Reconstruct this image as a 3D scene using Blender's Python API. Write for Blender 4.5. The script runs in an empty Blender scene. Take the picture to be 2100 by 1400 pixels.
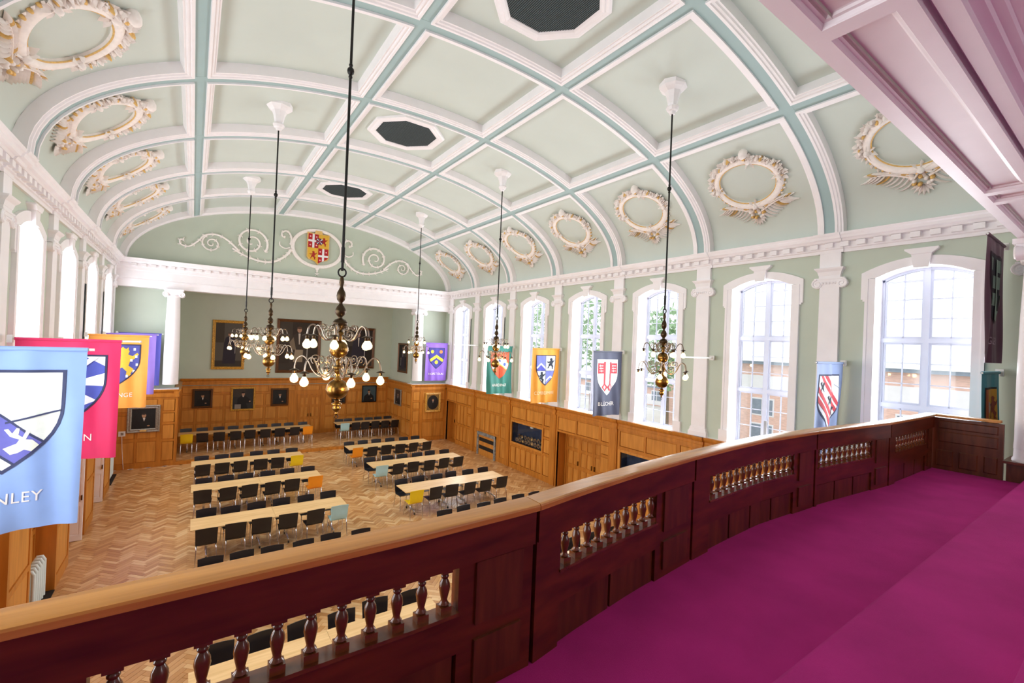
import bpy, bmesh, math, random
from mathutils import Vector, Matrix
random.seed(7)
sc = bpy.context.scene
col = sc.collection
R = math.radians
PI = math.pi

# ------------------------------------------------------------------ camera
CAM = Vector((-4.443, 0.0, 5.234))
def set_camera():
    yaw, pitch, roll = 0.6111, 0.0056, 0.0402
    f = Vector((math.sin(yaw)*math.cos(pitch), math.cos(yaw)*math.cos(pitch), math.sin(pitch)))
    r = Vector((math.cos(yaw), -math.sin(yaw), 0)); u = r.cross(f)
    c, s = math.cos(roll), math.sin(roll)
    r2 = c*r + s*u; u2 = -s*r + c*u
    cd = bpy.data.cameras.new('camera'); cd.sensor_fit = 'HORIZONTAL'; cd.sensor_width = 36
    cd.lens = 933.81/2100*36; cd.clip_start = 0.05; cd.clip_end = 500
    o = bpy.data.objects.new('camera', cd); col.objects.link(o)
    m = Matrix((r2, u2, -f)).transposed().to_4x4(); m.translation = CAM
    o.matrix_world = m; sc.camera = o
set_camera()

# ------------------------------------------------------------------ sky, daylight, exposure
W = 6.90                 # inner face of the side walls
Y0, BAY = 22.10, 3.0     # stage end of the vault, bay length
def rk(k): return Y0 - BAY*k
def bayc(k): return Y0 - BAY*(k-0.5)     # centre of bay k (1 = by the stage)
SILL, SPRING, RISE, OW = 2.97, 6.86, 0.20, 1.42
world = bpy.data.worlds.new('overcast_sky'); sc.world = world; world.use_nodes = True
nt = world.node_tree; nt.nodes.clear()
wo = nt.nodes.new('ShaderNodeOutputWorld'); bg = nt.nodes.new('ShaderNodeBackground')
bg.inputs[0].default_value = (0.93, 0.96, 1.0, 1); bg.inputs[1].default_value = 1.7
nt.links.new(bg.outputs[0], wo.inputs[0])
DAY = 146.0
def daylight(x, y, z, facing, w, h, power, name):
    l = bpy.data.lights.new(name, 'AREA'); l.shape = 'RECTANGLE'; l.size = w; l.size_y = h
    l.energy = power; l.color = (0.92, 0.96, 1.0)
    o = bpy.data.objects.new(name, l); col.objects.link(o); o.location = (x, y, z)
    o.rotation_euler = (R(90), 0, R(90) if facing > 0 else R(-90))
for k in range(1, 8):
    for s in (-1, 1):
        daylight(s*(W+0.30), bayc(k)+(0.05 if s > 0 else 0), (SILL+SPRING)/2+0.05, s, OW-0.06, SPRING-SILL-0.1, DAY, 'window_daylight')
daylight(0, 0, 0, 1, 2.0, 1.6, 55.0, 'gallery_fill_light')
o = bpy.data.objects['gallery_fill_light']; o.location = (0.6, -5.5, 6.0); o.rotation_euler = (R(90), 0, 0)   # added fill light at the gallery's rear, no known window there
sc.view_settings.view_transform = 'Standard'; sc.view_settings.look = 'None'
sc.view_settings.exposure = 0.0; sc.view_settings.gamma = 1.0; sc.view_settings.use_curve_mapping = False
sc.cycles.use_denoising = True
sc.cycles.use_adaptive_sampling = True; sc.cycles.adaptive_threshold = 0.02
sc.cycles.max_bounces = 8; sc.cycles.diffuse_bounces = 5; sc.cycles.glossy_bounces = 3
sc.cycles.transmission_bounces = 4; sc.cycles.transparent_max_bounces = 8
sc.cycles.sample_clamp_indirect = 6.0
sc.cycles.caustics_reflective = False; sc.cycles.caustics_refractive = False

# ------------------------------------------------------------------ materials
def lin(c):
    return tuple(((v/12.92) if v <= 0.04045 else ((v+0.055)/1.055)**2.4) for v in c)
def hexc(h):
    return lin(tuple(int(h[i:i+2], 16)/255 for i in (0, 2, 4)))
MATS = {}
def P(name, hx, rough=0.5, metal=0.0, var=0.0, scale=5.0, stretch=(1, 1, 1), bump=0.0, bscale=None, spec=0.5, coat=0.0, dark=None, sheen=0.0):
    m = bpy.data.materials.new(name); m.use_nodes = True
    t = m.node_tree; b = t.nodes['Principled BSDF']
    c = hexc(hx) if isinstance(hx, str) else hx
    b.inputs['Base Color'].default_value = (*c, 1); b.inputs['Roughness'].default_value = rough
    b.inputs['Metallic'].default_value = metal; b.inputs['Specular IOR Level'].default_value = spec
    b.inputs['Coat Weight'].default_value = coat
    if sheen: b.inputs['Sheen Weight'].default_value = sheen
    if var or bump:
        tc = t.nodes.new('ShaderNodeTexCoord'); mp = t.nodes.new('ShaderNodeMapping')
        mp.inputs['Scale'].default_value = stretch
        t.links.new(tc.outputs['Object'], mp.inputs[0])
        if var:
            n = t.nodes.new('ShaderNodeTexNoise'); n.inputs['Scale'].default_value = scale
            n.inputs['Detail'].default_value = 4
            t.links.new(mp.outputs[0], n.inputs['Vector'])
            rp = t.nodes.new('ShaderNodeValToRGB')
            d = hexc(dark) if dark else tuple(v*(1-var) for v in c)
            hi = tuple(min(1, v*(1+var*0.6)) for v in c)
            rp.color_ramp.elements[0].position = 0.3; rp.color_ramp.elements[1].position = 0.7
            rp.color_ramp.elements[0].color = (*d, 1); rp.color_ramp.elements[1].color = (*hi, 1)
            t.links.new(n.outputs['Fac'], rp.inputs[0]); t.links.new(rp.outputs[0], b.inputs['Base Color'])
        if bump:
            n2 = t.nodes.new('ShaderNodeTexNoise'); n2.inputs['Scale'].default_value = bscale or scale*3
            n2.inputs['Detail'].default_value = 3
            t.links.new(mp.outputs[0], n2.inputs['Vector'])
            bp = t.nodes.new('ShaderNodeBump'); bp.inputs['Strength'].default_value = bump
            bp.inputs['Distance'].default_value = 0.01
            t.links.new(n2.outputs['Fac'], bp.inputs['Height']); t.links.new(bp.outputs[0], b.inputs['Normal'])
    MATS[name] = m
    return m
def emis(name, rgb, strength):
    m = bpy.data.materials.new(name); m.use_nodes = True
    b = m.node_tree.nodes['Principled BSDF']
    b.inputs['Base Color'].default_value = (1, 0.9, 0.75, 1)
    b.inputs['Emission Color'].default_value = (*rgb, 1); b.inputs['Emission Strength'].default_value = strength
    return m
M_white = P('white_paint', 'F6F3F5', 0.45, var=0.03, scale=3)
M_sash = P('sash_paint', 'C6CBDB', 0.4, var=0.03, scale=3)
M_plaster = P('white_plaster', 'FAF3EE', 0.55, var=0.06, scale=14)
M_sage = P('sage_wall_paint', 'C2CDBD', 0.6, var=0.03, scale=1.5)
M_pale = P('pale_green_ceiling_paint', 'CCD6CE', 0.6, var=0.03, scale=1.2)
M_teal = P('blue_green_rib_paint', 'A3BCBC', 0.55, var=0.03, scale=2)
M_gold = P('gilding', 'EBC277', 0.4, metal=0.15, var=0.2, scale=30)
M_oak = P('oak_panelling', 'C07A2C', 0.36, var=0.2, scale=3, stretch=(3, 3, 0.35), dark='AC6A22', bump=0.05, bscale=20)
M_oakp = P('oak_panel_field', 'CC8A3C', 0.34, var=0.2, scale=3, stretch=(3, 3, 0.35), dark='B8772E', bump=0.05, bscale=20)
M_oakd = P('oak_groove', '6E3E16', 0.5, var=0.2, scale=6)
M_mah = P('mahogany', '6A2F12', 0.32, var=0.3, scale=5, stretch=(0.5, 3, 3), dark='4C1F0A', coat=0.15)
M_mahp = P('mahogany_panel', '6A371A', 0.34, var=0.3, scale=5, stretch=(3, 3, 0.5), dark='4C240F', coat=0.1)
M_rail = P('polished_oak_rail', 'D09244', 0.27, var=0.3, scale=4, stretch=(0.3, 6, 6), dark='B87A32', coat=0.25)
M_balu = P('turned_oak', '7A4520', 0.25, var=0.3, scale=9, dark='56290F', coat=0.4)
M_carpet = P('magenta_carpet', 'C23088', 0.95, var=0.14, scale=2.2, bump=0.5, bscale=260, spec=0.05, sheen=0.04)
M_black = P('black_laminate', '191A20', 0.3, var=0.15, scale=4)
M_navy = P('dark_navy_laminate', '1E2433', 0.35, var=0.1, scale=4)
M_yell = P('yellow_laminate', 'E8C81A', 0.4, var=0.05)
M_oran = P('orange_laminate', 'F0951E', 0.4, var=0.05)
M_blue = P('pale_blue_laminate', 'A9D2D6', 0.4, var=0.05)
M_chrome = P('chrome', 'D5D7DB', 0.18, metal=1.0, var=0.05)
M_maple = P('maple_table_top', 'DDBB86', 0.32, var=0.12, scale=3, stretch=(0.4, 6, 6), dark='CFA870')
M_edge = P('black_table_edge', '2A2520', 0.5, var=0.1)
M_iron = P('dark_iron', '1B1A18', 0.45, metal=0.4, var=0.2, scale=20)
M_brass = P('aged_brass', '8E6B34', 0.28, metal=0.95, var=0.35, scale=12, dark='4E3A1E')
M_brassd = P('dark_bronze', '4A3B2A', 0.35, metal=0.9, var=0.35, scale=12)
M_steel = P('worn_steel_arm', '8D8071', 0.3, metal=0.9, var=0.2, scale=20)
M_bulb = emis('lit_bulb_glass', (1.0, 0.72, 0.30), 2.2)
M_grille = P('dark_vent_mesh', '54666A', 0.7, var=0.35, scale=60)
M_radi = P('radiator_enamel', 'D3DFDD', 0.35, var=0.05)
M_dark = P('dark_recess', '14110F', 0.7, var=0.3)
M_marble = P('grey_marble', '8F9494', 0.3, var=0.5, scale=9, dark='4C5358')
M_caseb = P('blue_case_lining', '23304C', 0.8, var=0.4, scale=4)
M_silver = P('silver', 'C9CBD0', 0.22, metal=1.0, var=0.1)
M_plate = P('white_plastic', 'E4E4E0', 0.4, var=0.03)
M_giltf = P('gilt_frame', 'DDAA48', 0.38, metal=0.1, var=0.3, scale=25, dark='A87628')
M_brownf = P('brown_frame', '6B4423', 0.4, metal=0.3, var=0.3, scale=25)
M_silf = P('silvered_frame', '9A8F80', 0.45, metal=0.5, var=0.35, scale=25)
def glass():
    m = bpy.data.materials.new('window_glass'); m.use_nodes = True; t = m.node_tree
    t.nodes.clear(); o = t.nodes.new('ShaderNodeOutputMaterial'); mx = t.nodes.new('ShaderNodeMixShader')
    tr = t.nodes.new('ShaderNodeBsdfTransparent'); gl = t.nodes.new('ShaderNodeBsdfGlossy')
    gl.inputs['Roughness'].default_value = 0.03; tr.inputs[0].default_value = (0.95, 0.97, 0.97, 1)
    lw = t.nodes.new('ShaderNodeLayerWeight'); lw.inputs[0].default_value = 0.5
    pw = t.nodes.new('ShaderNodeMath'); pw.operation = 'POWER'; pw.inputs[1].default_value = 5.0
    ml = t.nodes.new('ShaderNodeMath'); ml.operation = 'MULTIPLY_ADD'; ml.inputs[1].default_value = 0.7; ml.inputs[2].default_value = 0.03
    t.links.new(lw.outputs['Facing'], pw.inputs[0]); t.links.new(pw.outputs[0], ml.inputs[0]); t.links.new(ml.outputs[0], mx.inputs[0]); t.links.new(tr.outputs[0], mx.inputs[1]); t.links.new(gl.outputs[0], mx.inputs[2])
    t.links.new(mx.outputs[0], o.inputs[0]); return m
M_glass = glass()
def parquet():
    m = bpy.data.materials.new('herringbone_oak'); m.use_nodes = True; t = m.node_tree
    b = t.nodes['Principled BSDF']; g = t.nodes.new('ShaderNodeNewGeometry'); oi = t.nodes.new('ShaderNodeObjectInfo')
    ad = t.nodes.new('ShaderNodeMath'); ad.operation = 'ADD'; fr = t.nodes.new('ShaderNodeMath'); fr.operation = 'FRACT'
    t.links.new(g.outputs['Random Per Island'], ad.inputs[0]); t.links.new(oi.outputs['Random'], ad.inputs[1]); t.links.new(ad.outputs[0], fr.inputs[0])
    rp = t.nodes.new('ShaderNodeValToRGB'); e = rp.color_ramp.elements
    e[0].color = (*hexc('B98249'), 1); e[1].color = (*hexc('ECC690'), 1)
    x = e.new(0.35); x.color = (*hexc('CE995F'), 1); x = e.new(0.75); x.color = (*hexc('DAA970'), 1)
    t.links.new(fr.outputs[0], rp.inputs[0])
    tc = t.nodes.new('ShaderNodeTexCoord'); n = t.nodes.new('ShaderNodeTexNoise'); n.inputs['Scale'].default_value = 9; n.inputs['Detail'].default_value = 4
    n3 = t.nodes.new('ShaderNodeTexNoise'); n3.inputs['Scale'].default_value = 0.35; n3.inputs['Detail'].default_value = 2
    t.links.new(g.outputs['Position'], n.inputs['Vector']); t.links.new(g.outputs['Position'], n3.inputs['Vector'])
    mx = t.nodes.new('ShaderNodeMixRGB'); mx.blend_type = 'MULTIPLY'; mx.inputs[0].default_value = 0.2
    t.links.new(rp.outputs[0], mx.inputs[1]); t.links.new(n.outputs['Fac'], mx.inputs[2])
    t.links.new(mx.outputs[0], b.inputs['Base Color'])
    mr = t.nodes.new('ShaderNodeMapRange'); mr.inputs[3].default_value = 0.22; mr.inputs[4].default_value = 0.42
    t.links.new(n3.outputs['Fac'], mr.inputs[0]); t.links.new(mr.outputs[0], b.inputs['Roughness'])
    b.inputs['Coat Weight'].default_value = 0.15; b.inputs['Coat Roughness'].default_value = 0.2
    return m
M_parq = parquet()

# ------------------------------------------------------------------ mesh helpers
class MB:
    def __init__(s): s.v = []; s.f = []; s.m = []
    def add(s, vs, fs, m=0):
        o = len(s.v); s.v += [tuple(v) for v in vs]; s.f += [tuple(i+o for i in f) for f in fs]; s.m += [m]*len(fs)
        return s
    def quad(s, a, b, c, d, m=0): return s.add([a, b, c, d], [(0, 1, 2, 3)], m)
    def box(s, x0, x1, y0, y1, z0, z1, m=0):
        return s.add([(x0, y0, z0), (x1, y0, z0), (x1, y1, z0), (x0, y1, z0), (x0, y0, z1), (x1, y0, z1), (x1, y1, z1), (x0, y1, z1)],
                     [(0, 3, 2, 1), (4, 5, 6, 7), (0, 1, 5, 4), (1, 2, 6, 5), (2, 3, 7, 6), (3, 0, 4, 7)], m)
    def obox(s, T, u0, u1, v0, v1, n0, n1, m=0, bev=0.0):
        # box in a frame T(u,v,n)->world; bev insets the n1 face
        b = bev
        vs = [T(u0, v0, n0), T(u1, v0, n0), T(u1, v1, n0), T(u0, v1, n0), T(u0+b, v0+b, n1), T(u1-b, v0+b, n1), T(u1-b, v1-b, n1), T(u0+b, v1-b, n1)]
        return s.add(vs, [(0, 3, 2, 1), (4, 5, 6, 7), (0, 1, 5, 4), (1, 2, 6, 5), (2, 3, 7, 6), (3, 0, 4, 7)], m)
    def lathe(s, prof, n=16, c=(0, 0, 0), m=0):
        vs = []; fs = []
        for r, z in prof:
            for i in range(n):
                a = 2*PI*i/n; vs.append((c[0]+r*math.cos(a), c[1]+r*math.sin(a), c[2]+z))
        for j in range(len(prof)-1):
            for i in range(n):
                k = (i+1) % n; fs.append((j*n+i, j*n+k, (j+1)*n+k, (j+1)*n+i))
        fs.append(tuple(reversed(range(n)))); fs.append(tuple((len(prof)-1)*n+i for i in range(n)))
        return s.add(vs, fs, m)
    def tube(s, pts, r, n=6, m=0):
        pts = [Vector(p) for p in pts]; vs = []; fs = []; L = len(pts)
        rr = r if isinstance(r, (list, tuple)) else [r]*L
        ref = None
        for i, p in enumerate(pts):
            t = (pts[min(i+1, L-1)]-pts[max(i-1, 0)]).normalized()
            if ref is None:
                ref = Vector((0, 0, 1)) if abs(t.z) < 0.9 else Vector((1, 0, 0))
            a = (ref - t*ref.dot(t)); a = a.normalized() if a.length > 1e-6 else t.orthogonal().normalized()
            ref = a; b = t.cross(a)
            for k in range(n):
                an = 2*PI*k/n; vs.append(p + (a*math.cos(an)+b*math.sin(an))*rr[i])
        for i in range(L-1):
            for k in range(n):
                q = (k+1) % n; fs.append((i*n+k, i*n+q, (i+1)*n+q, (i+1)*n+k))
        fs.append(tuple(reversed(range(n)))); fs.append(tuple((L-1)*n+k for k in range(n)))
        return s.add(vs, fs, m)
    def sweep(s, prof, A, B, m=0, cap=True):
        # closed 2-D profile [(p,q)] placed by A(p,q) and B(p,q)
        n = len(prof); vs = [A(*p) for p in prof]+[B(*p) for p in prof]
        fs = [(i, (i+1) % n, n+(i+1) % n, n+i) for i in range(n)]
        if cap: fs += [tuple(reversed(range(n))), tuple(range(n, 2*n))]
        return s.add(vs, fs, m)
    def ball(s, c, rx, ry=None, rz=None, n=10, k=6, m=0):
        ry = ry or rx; rz = rz or rx
        vs = [(c[0], c[1], c[2]-rz)]; fs = []
        for j in range(1, k):
            ph = -PI/2+PI*j/k
            for i in range(n):
                a = 2*PI*i/n; vs.append((c[0]+rx*math.cos(ph)*math.cos(a), c[1]+ry*math.cos(ph)*math.sin(a), c[2]+rz*math.sin(ph)))
        vs.append((c[0], c[1], c[2]+rz)); t = len(vs)-1
        for i in range(n):
            q = (i+1) % n; fs.append((0, 1+q, 1+i)); fs.append((t, 1+(k-2)*n+i, 1+(k-2)*n+q))
            for j in range(k-2): fs.append((1+j*n+i, 1+j*n+q, 1+(j+1)*n+q, 1+(j+1)*n+i))
        return s.add(vs, fs, m)
    def xf(s, fn): s.v = [tuple(fn(*v)) for v in s.v]; return s
    def mesh(s, name, mats, smooth=None):
        me = bpy.data.meshes.new(name); me.from_pydata(s.v, [], s.f)
        for m in (mats if isinstance(mats, (list, tuple)) else [mats]): me.materials.append(m)
        if any(s.m): me.polygons.foreach_set('material_index', s.m)
        bm = bmesh.new(); bm.from_mesh(me); bmesh.ops.recalc_face_normals(bm, faces=bm.faces); bm.to_mesh(me); bm.free()
        if smooth:
            me.shade_smooth(); me.set_sharp_from_angle(angle=R(smooth))
        me.update(); return me
    def build(s, name, mats, parent=None, smooth=None):
        return mk(name, s.mesh(name, mats, smooth), parent)
def mk(name, me, parent=None, loc=None, rz=None):
    o = bpy.data.objects.new(name, me); col.objects.link(o); o.parent = parent
    if loc is not None: o.location = loc
    if rz is not None: o.rotation_euler = (0, 0, rz)
    return o
def tag(o, label=None, cat=None, group=None, kind=None):
    if label: o['label'] = label
    if cat: o['category'] = cat
    if group: o['group'] = group
    if kind: o['kind'] = kind
    return o
def thing(name, label, cat, loc=(0, 0, 0), rz=0, group=None, kind=None):
    o = bpy.data.objects.new(name, None); o.empty_display_size = 0.1; col.objects.link(o)
    o.location = loc; o.rotation_euler = (0, 0, rz)
    return tag(o, label, cat, group, kind)
def copy_tree(o, parent=None):
    c = o.copy(); col.objects.link(c); c.parent = parent
    for ch in list(o.children): copy_tree(ch, c)
    return c
def ORD(i): return ['first', 'second', 'third', 'fourth', 'fifth', 'sixth', 'seventh', 'eighth', 'ninth', 'tenth'][i]
# ------------------------------------------------------------------ hall floor
def herringbone(x0, x1, y0, y1, w=0.09, n=4, ang=R(45)):
    c, s = math.cos(ang), math.sin(ang); N = int(max(x1-x0, y1-y0)/w*1.1)+8
    cx, cy = (x0+x1)/2, (y0+y1)/2; out = []
    for i in range(-N, N):
        for j in range(-N, N):
            for hv in (0, 1):
                if hv == 0:
                    if (i-j) % (2*n): continue
                    a = (i+n/2, j+0.5)
                else:
                    if (j-i-1) % (2*n): continue
                    a = (i+0.5, j+n/2)
                px, py = (a[0]*c-a[1]*s)*w+cx, (a[0]*s+a[1]*c)*w+cy
                if x0 < px < x1 and y0 < py < y1: out.append((px, py, ang+(0 if hv == 0 else R(90))))
    return out
def block_mb(px=0, py=0, a=0, z0=-0.012, z1=0.0, mb=None):
    mb = mb or MB(); c, s = math.cos(a), math.sin(a); hl, hw = 0.1792, 0.0442
    def T(u, v, z, i): return (px+u*c-v*s, py+u*s+v*c, z)
    b = 0.0022
    vs = [T(sx*hl, sy*hw, z0, 0) for sx, sy in ((-1, -1), (1, -1), (1, 1), (-1, 1))] + [T(sx*(hl-b), sy*(hw-b), z1, 0) for sx, sy in ((-1, -1), (1, -1), (1, 1), (-1, 1))]
    mb.add(vs, [(4, 5, 6, 7), (0, 1, 5, 4), (1, 2, 6, 5), (2, 3, 7, 6), (3, 0, 4, 7)]); return mb
floor = MB().box(-7.1, 7.1, 0.9, 22.02, -0.25, -0.012).build('floor', M_dark)
tag(floor, 'herringbone oak block floor of the hall', 'floor', kind='structure')
blk = herringbone(-6.86, 6.86, 4.6, 22.0)
def vis_rank(b):
    x, y, a = b
    if -4.45 < x < -1.2 and 7.0 < y < 9.3: return (x-CAM.x)**2+y*y
    if -6.45 < x < -4.6 and 11.8 < y < 15: return (x-CAM.x)**2+y*y
    return 1e6+y
blk.sort(key=vis_rank)
one = block_mb().mesh('floor_block', M_parq)
for b in blk[:300]: mk('floor_block', one, floor, (b[0], b[1], 0), b[2])
fb = MB()
for b in blk[300:]: block_mb(b[0], b[1], b[2], mb=fb)
tag(fb.build('floor_block_field', M_parq, floor), kind='stuff')

# ------------------------------------------------------------------ barrel vault
EA, EB, EZ = 6.58, 2.68, 7.85
tab = []; acc = 0; prev = None
for i in range(2001):
    th = PI/2*(1-i/2000); x, z = EA*math.cos(th), EB*math.sin(th)
    if prev: acc += math.hypot(x-prev[0], z-prev[1])
    tab.append((acc, th)); prev = (x, z)
SMAX = acc
def s_of_x(x):
    return min(tab, key=lambda t: abs(EA*math.cos(t[1])-x))[0]
def vp(s, y, d=0.0):
    a = min(abs(s), SMAX); lo, hi = 0, 2000
    while hi-lo > 1:
        m = (lo+hi)//2
        if tab[m][0] <= a: lo = m
        else: hi = m
    t = (a-tab[lo][0])/max(1e-9, tab[hi][0]-tab[lo][0]); th = tab[lo][1]+(tab[hi][1]-tab[lo][1])*t
    x, z = EA*math.cos(th), EB*math.sin(th)
    nx, nz = math.cos(th)/EA, math.sin(th)/EB; q = math.hypot(nx, nz); nx /= q; nz /= q
    sg = 1 if s >= 0 else -1
    return (sg*(x+nx*d), y, EZ+z+nz*d)
S1, S2 = s_of_x(1.526), s_of_x(4.497)
DEP, TW = 0.20, 0.10
def vgrid(mb, s0, s1, y0, y1, d, ns, m=0):
    vs = []; fs = []
    for i in range(ns+1):
        s = s0+(s1-s0)*i/ns; vs += [vp(s, y0, d), vp(s, y1, d)]
    for i in range(ns): fs.append((2*i, 2*i+2, 2*i+3, 2*i+1))
    return mb.add(vs, fs, m)
def vswept(mb, s0, s1, y0, y1, d0, d1, ns, m=0):
    vs = []; fs = []
    for i in range(ns+1):
        s = s0+(s1-s0)*i/ns; vs += [vp(s, y0, d0), vp(s, y1, d0), vp(s, y1, d1), vp(s, y0, d1)]
    for i in range(ns):
        for k in range(4): fs.append((4*i+k, 4*i+(k+1) % 4, 4*i+4+(k+1) % 4, 4*i+4+k))
    fs += [(0, 1, 2, 3), (4*ns, 4*ns+1, 4*ns+2, 4*ns+3)]
    return mb.add(vs, fs, m)
ceiling = vgrid(MB(), -SMAX, SMAX, 0.9, Y0+0.1, DEP, 96).build('ceiling', M_pale, smooth=30)
tag(ceiling, 'pale green coffered barrel vault over the hall', 'ceiling', kind='structure')
for k in range(1, 8):
    vswept(MB(), -SMAX, SMAX, rk(k)-TW, rk(k)+TW, 0.0, DEP, 80).build('rib', M_teal, ceiling, smooth=30)
for s in (-S2, -S1, S1, S2):
    vswept(MB(), s-TW, s+TW, 1.0, Y0, 0.002, DEP, 2).build('long_rib', M_teal, ceiling)
PROF = [(0, 0.0), (0, -0.035), (0.045, -0.035), (0.055, -0.012), (0.095, -0.012), (0.11, 0.012), (0.14, 0.012), (0.14, DEP)]
def coffer_frame(s0, s1, openend):
    mb = MB(); y0, y1 = -BAY/2+TW, BAY/2-TW; ns = 14
    def rng(lo, hi): return [lo+(hi-lo)*i/ns for i in range(ns+1)]
    n = len(PROF)
    for side in ('y0', 'y1', 's0', 's1'):
        if side == openend: continue
        rows = []
        for (d, h) in PROF:
            a0 = s0+(0 if openend == 's0' else d); a1 = s1-(0 if openend == 's1' else d)
            if side == 'y0': rows.append([vp(s, y0+d, h) for s in rng(a0, a1)])
            elif side == 'y1': rows.append([vp(s, y1-d, h) for s in rng(a0, a1)])
            elif side == 's0': rows.append([vp(s0+d, y0+d, h), vp(s0+d, y1-d, h)])
            else: rows.append([vp(s1-d, y0+d, h), vp(s1-d, y1-d, h)])
        w = len(rows[0]); vs = [p for r in rows for p in r]; fs = []
        for i in range(n-1):
            for j in range(w-1): fs.append((i*w+j, i*w+j+1, (i+1)*w+j+1, (i+1)*w+j))
        mb.add(vs, fs)
    return mb.mesh('coffer_frame', M_white, smooth=25)
frames = [coffer_frame(-SMAX, -S2-TW, 's0'), coffer_frame(-S2+TW, -S1-TW, None), coffer_frame(-S1+TW, S1-TW, None),
          coffer_frame(S1+TW, S2-TW, None), coffer_frame(S2+TW, SMAX, 's1')]
for k in range(1, 8):
    for f in frames: mk('coffer_frame', f, ceiling, (0, bayc(k), 0))
# white end band where the vault meets the lunette
vswept(MB(), -SMAX, SMAX, Y0-0.115, Y0+0.02, -0.03, DEP, 80).build('end_band', M_white, ceiling, smooth=30)
# octagonal ventilators in bays 2, 4, 6
for k, nm in ((2, 'nearest the stage'), (4, 'in the middle of the vault'), (6, 'nearest the gallery')):
    yc = bayc(k); root = thing('ceiling_ventilator', 'octagonal dark mesh ceiling ventilator with white moulded frame, '+nm, 'ventilator', (0, yc, 0), group='octagonal ceiling ventilators')
    def octp(r, z, st=1.0): return [(r*math.cos(PI/8+i*PI/4), r*st*math.sin(PI/8+i*PI/4), z) for i in range(8)]
    mb = MB(); zc = vp(0, 0, DEP)[2]
    rings = [octp(1.00, zc+0.01), octp(1.00, zc-0.07), octp(0.95, zc-0.09), octp(0.90, zc-0.075), octp(0.87, zc-0.095), octp(0.82, zc-0.08), octp(0.79, zc-0.06), octp(0.78, zc-0.02)]
    vs = [p for r in rings for p in r]; fs = []
    for i in range(len(rings)-1):
        for j in range(8): fs.append((i*8+j, i*8+(j+1) % 8, (i+1)*8+(j+1) % 8, (i+1)*8+j))
    mb.add(vs, fs); mb.build('ventilator_frame', M_white, root)
    g = MB(); g.add(octp(0.80, zc-0.045), [tuple(range(8))]); g.build('mesh_screen', M_grille, root)
    g = MB()
    for i in range(-22, 23):
        x = i*0.033; h = min(0.735, 0.735*1.41-abs(x)) if abs(x) < 0.735 else 0
        if h > 0.05: g.box(x-0.004, x+0.004, -h, h, zc-0.052, zc-0.046)
    tag(g.build('screen_bars', M_dark, root), kind='stuff')

# ------------------------------------------------------------------ side walls with arched windows
def archz(y): return SPRING + RISE*(1-(2*y/OW)**2)
AY = [-OW/2+OW*i/12 for i in range(13)]
HOLES = {1: (20.80, 21.90, 0.0, 2.08), 3: (rk(3)+0.66, rk(3)+2.70, 1.12, 1.95), 4: (rk(4)+0.52, rk(4)+2.78, 0.0, 2.05), 5: (rk(5)+0.66, rk(5)+2.70, 1.12, 1.95)}
def side_wall(sg, name, label):
    mb = MB(); x = sg*W; ztop = 8.02
    def q(y0, y1, z0, z1): mb.quad((x, y0, z0), (x, y1, z0), (x, y1, z1), (x, y0, z1))
    q(-5.6, rk(7), 0, ztop); q(Y0, Y0+0.55, 0, ztop)
    for k in range(1, 8):
        c = bayc(k); a, b = c-BAY/2, c+BAY/2; c += 0.05 if sg > 0 else 0
        q(a, c-OW/2, SILL, ztop); q(c+OW/2, b, SILL, ztop)
        hl = HOLES.get(k) if sg > 0 else None
        if hl:
            h0, h1, z0, z1 = hl
            q(a, h0, 0, SILL); q(h1, b, 0, SILL); q(h0, h1, z1, SILL)
            if z0 > 0.05: q(h0, h1, 0, z0)
        else: q(a, b, 0, SILL)
        for i in range(12):
            mb.quad((x, c+AY[i], archz(AY[i])), (x, c+AY[i+1], archz(AY[i+1])), (x, c+AY[i+1], ztop), (x, c+AY[i], ztop))
    return tag(mb.build(name, M_sage), label, 'wall', kind='structure')
wall_r = side_wall(1, 'wall_right', 'sage green side wall with tall arched windows on the right')
wall_l = side_wall(-1, 'wall_left', 'sage green side wall with tall arched windows on the left')

# window meshes (local: x out through the wall, y along it, z up)
GX = 0.42
def mk_surround():
    mb = MB(); a = OW/2; w = 0.17
    for s in (-1, 1):
        y0, y1 = (a, a+w) if s > 0 else (-a-w, -a)
        mb.box(-0.05, 0.0, y0, y1, SILL, SPRING)
        mb.box(-0.065, 0.0, (y1-0.05 if s > 0 else y0), (y1 if s > 0 else y0+0.05), SILL, SPRING)
        e0, e1 = (a+w, a+w+0.07) if s > 0 else (-a-w-0.07, -a-w)
        mb.box(-0.05, 0.0, e0, e1, SPRING-0.42, SPRING+0.12)
        mb.box(-0.05, 0.0, e0+(0 if s > 0 else 0.03), e1-(0.03 if s > 0 else 0), SPRING-0.46, SPRING-0.42)
        p0, p1 = (a-0.02, a+w+0.05) if s > 0 else (-a-w-0.05, -a+0.02)
        mb.box(-0.08, 0.0, p0, p1, SILL-0.02, SILL+0.28)
    N = 14; aw = a+w+0.07
    def outz(y): return SPRING+0.12 + (RISE+0.05)*(1-(y/aw)**2)
    for i in range(N):
        y0, y1 = -aw+2*aw*i/N, -aw+2*aw*(i+1)/N
        def inz(y): return archz(max(-a, min(a, y))) if abs(y) <= a else SPRING
        vs = []
        for xx in (-0.05, 0.0):
            vs += [(xx, y0, inz(y0)), (xx, y1, inz(y1)), (xx, y1, outz(y1)), (xx, y0, outz(y0))]
        mb.add(vs, [(0, 1, 2, 3), (4, 7, 6, 5), (0, 4, 5, 1), (2, 6, 7, 3)])
    return mb.mesh('window_surround', M_white)
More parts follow.
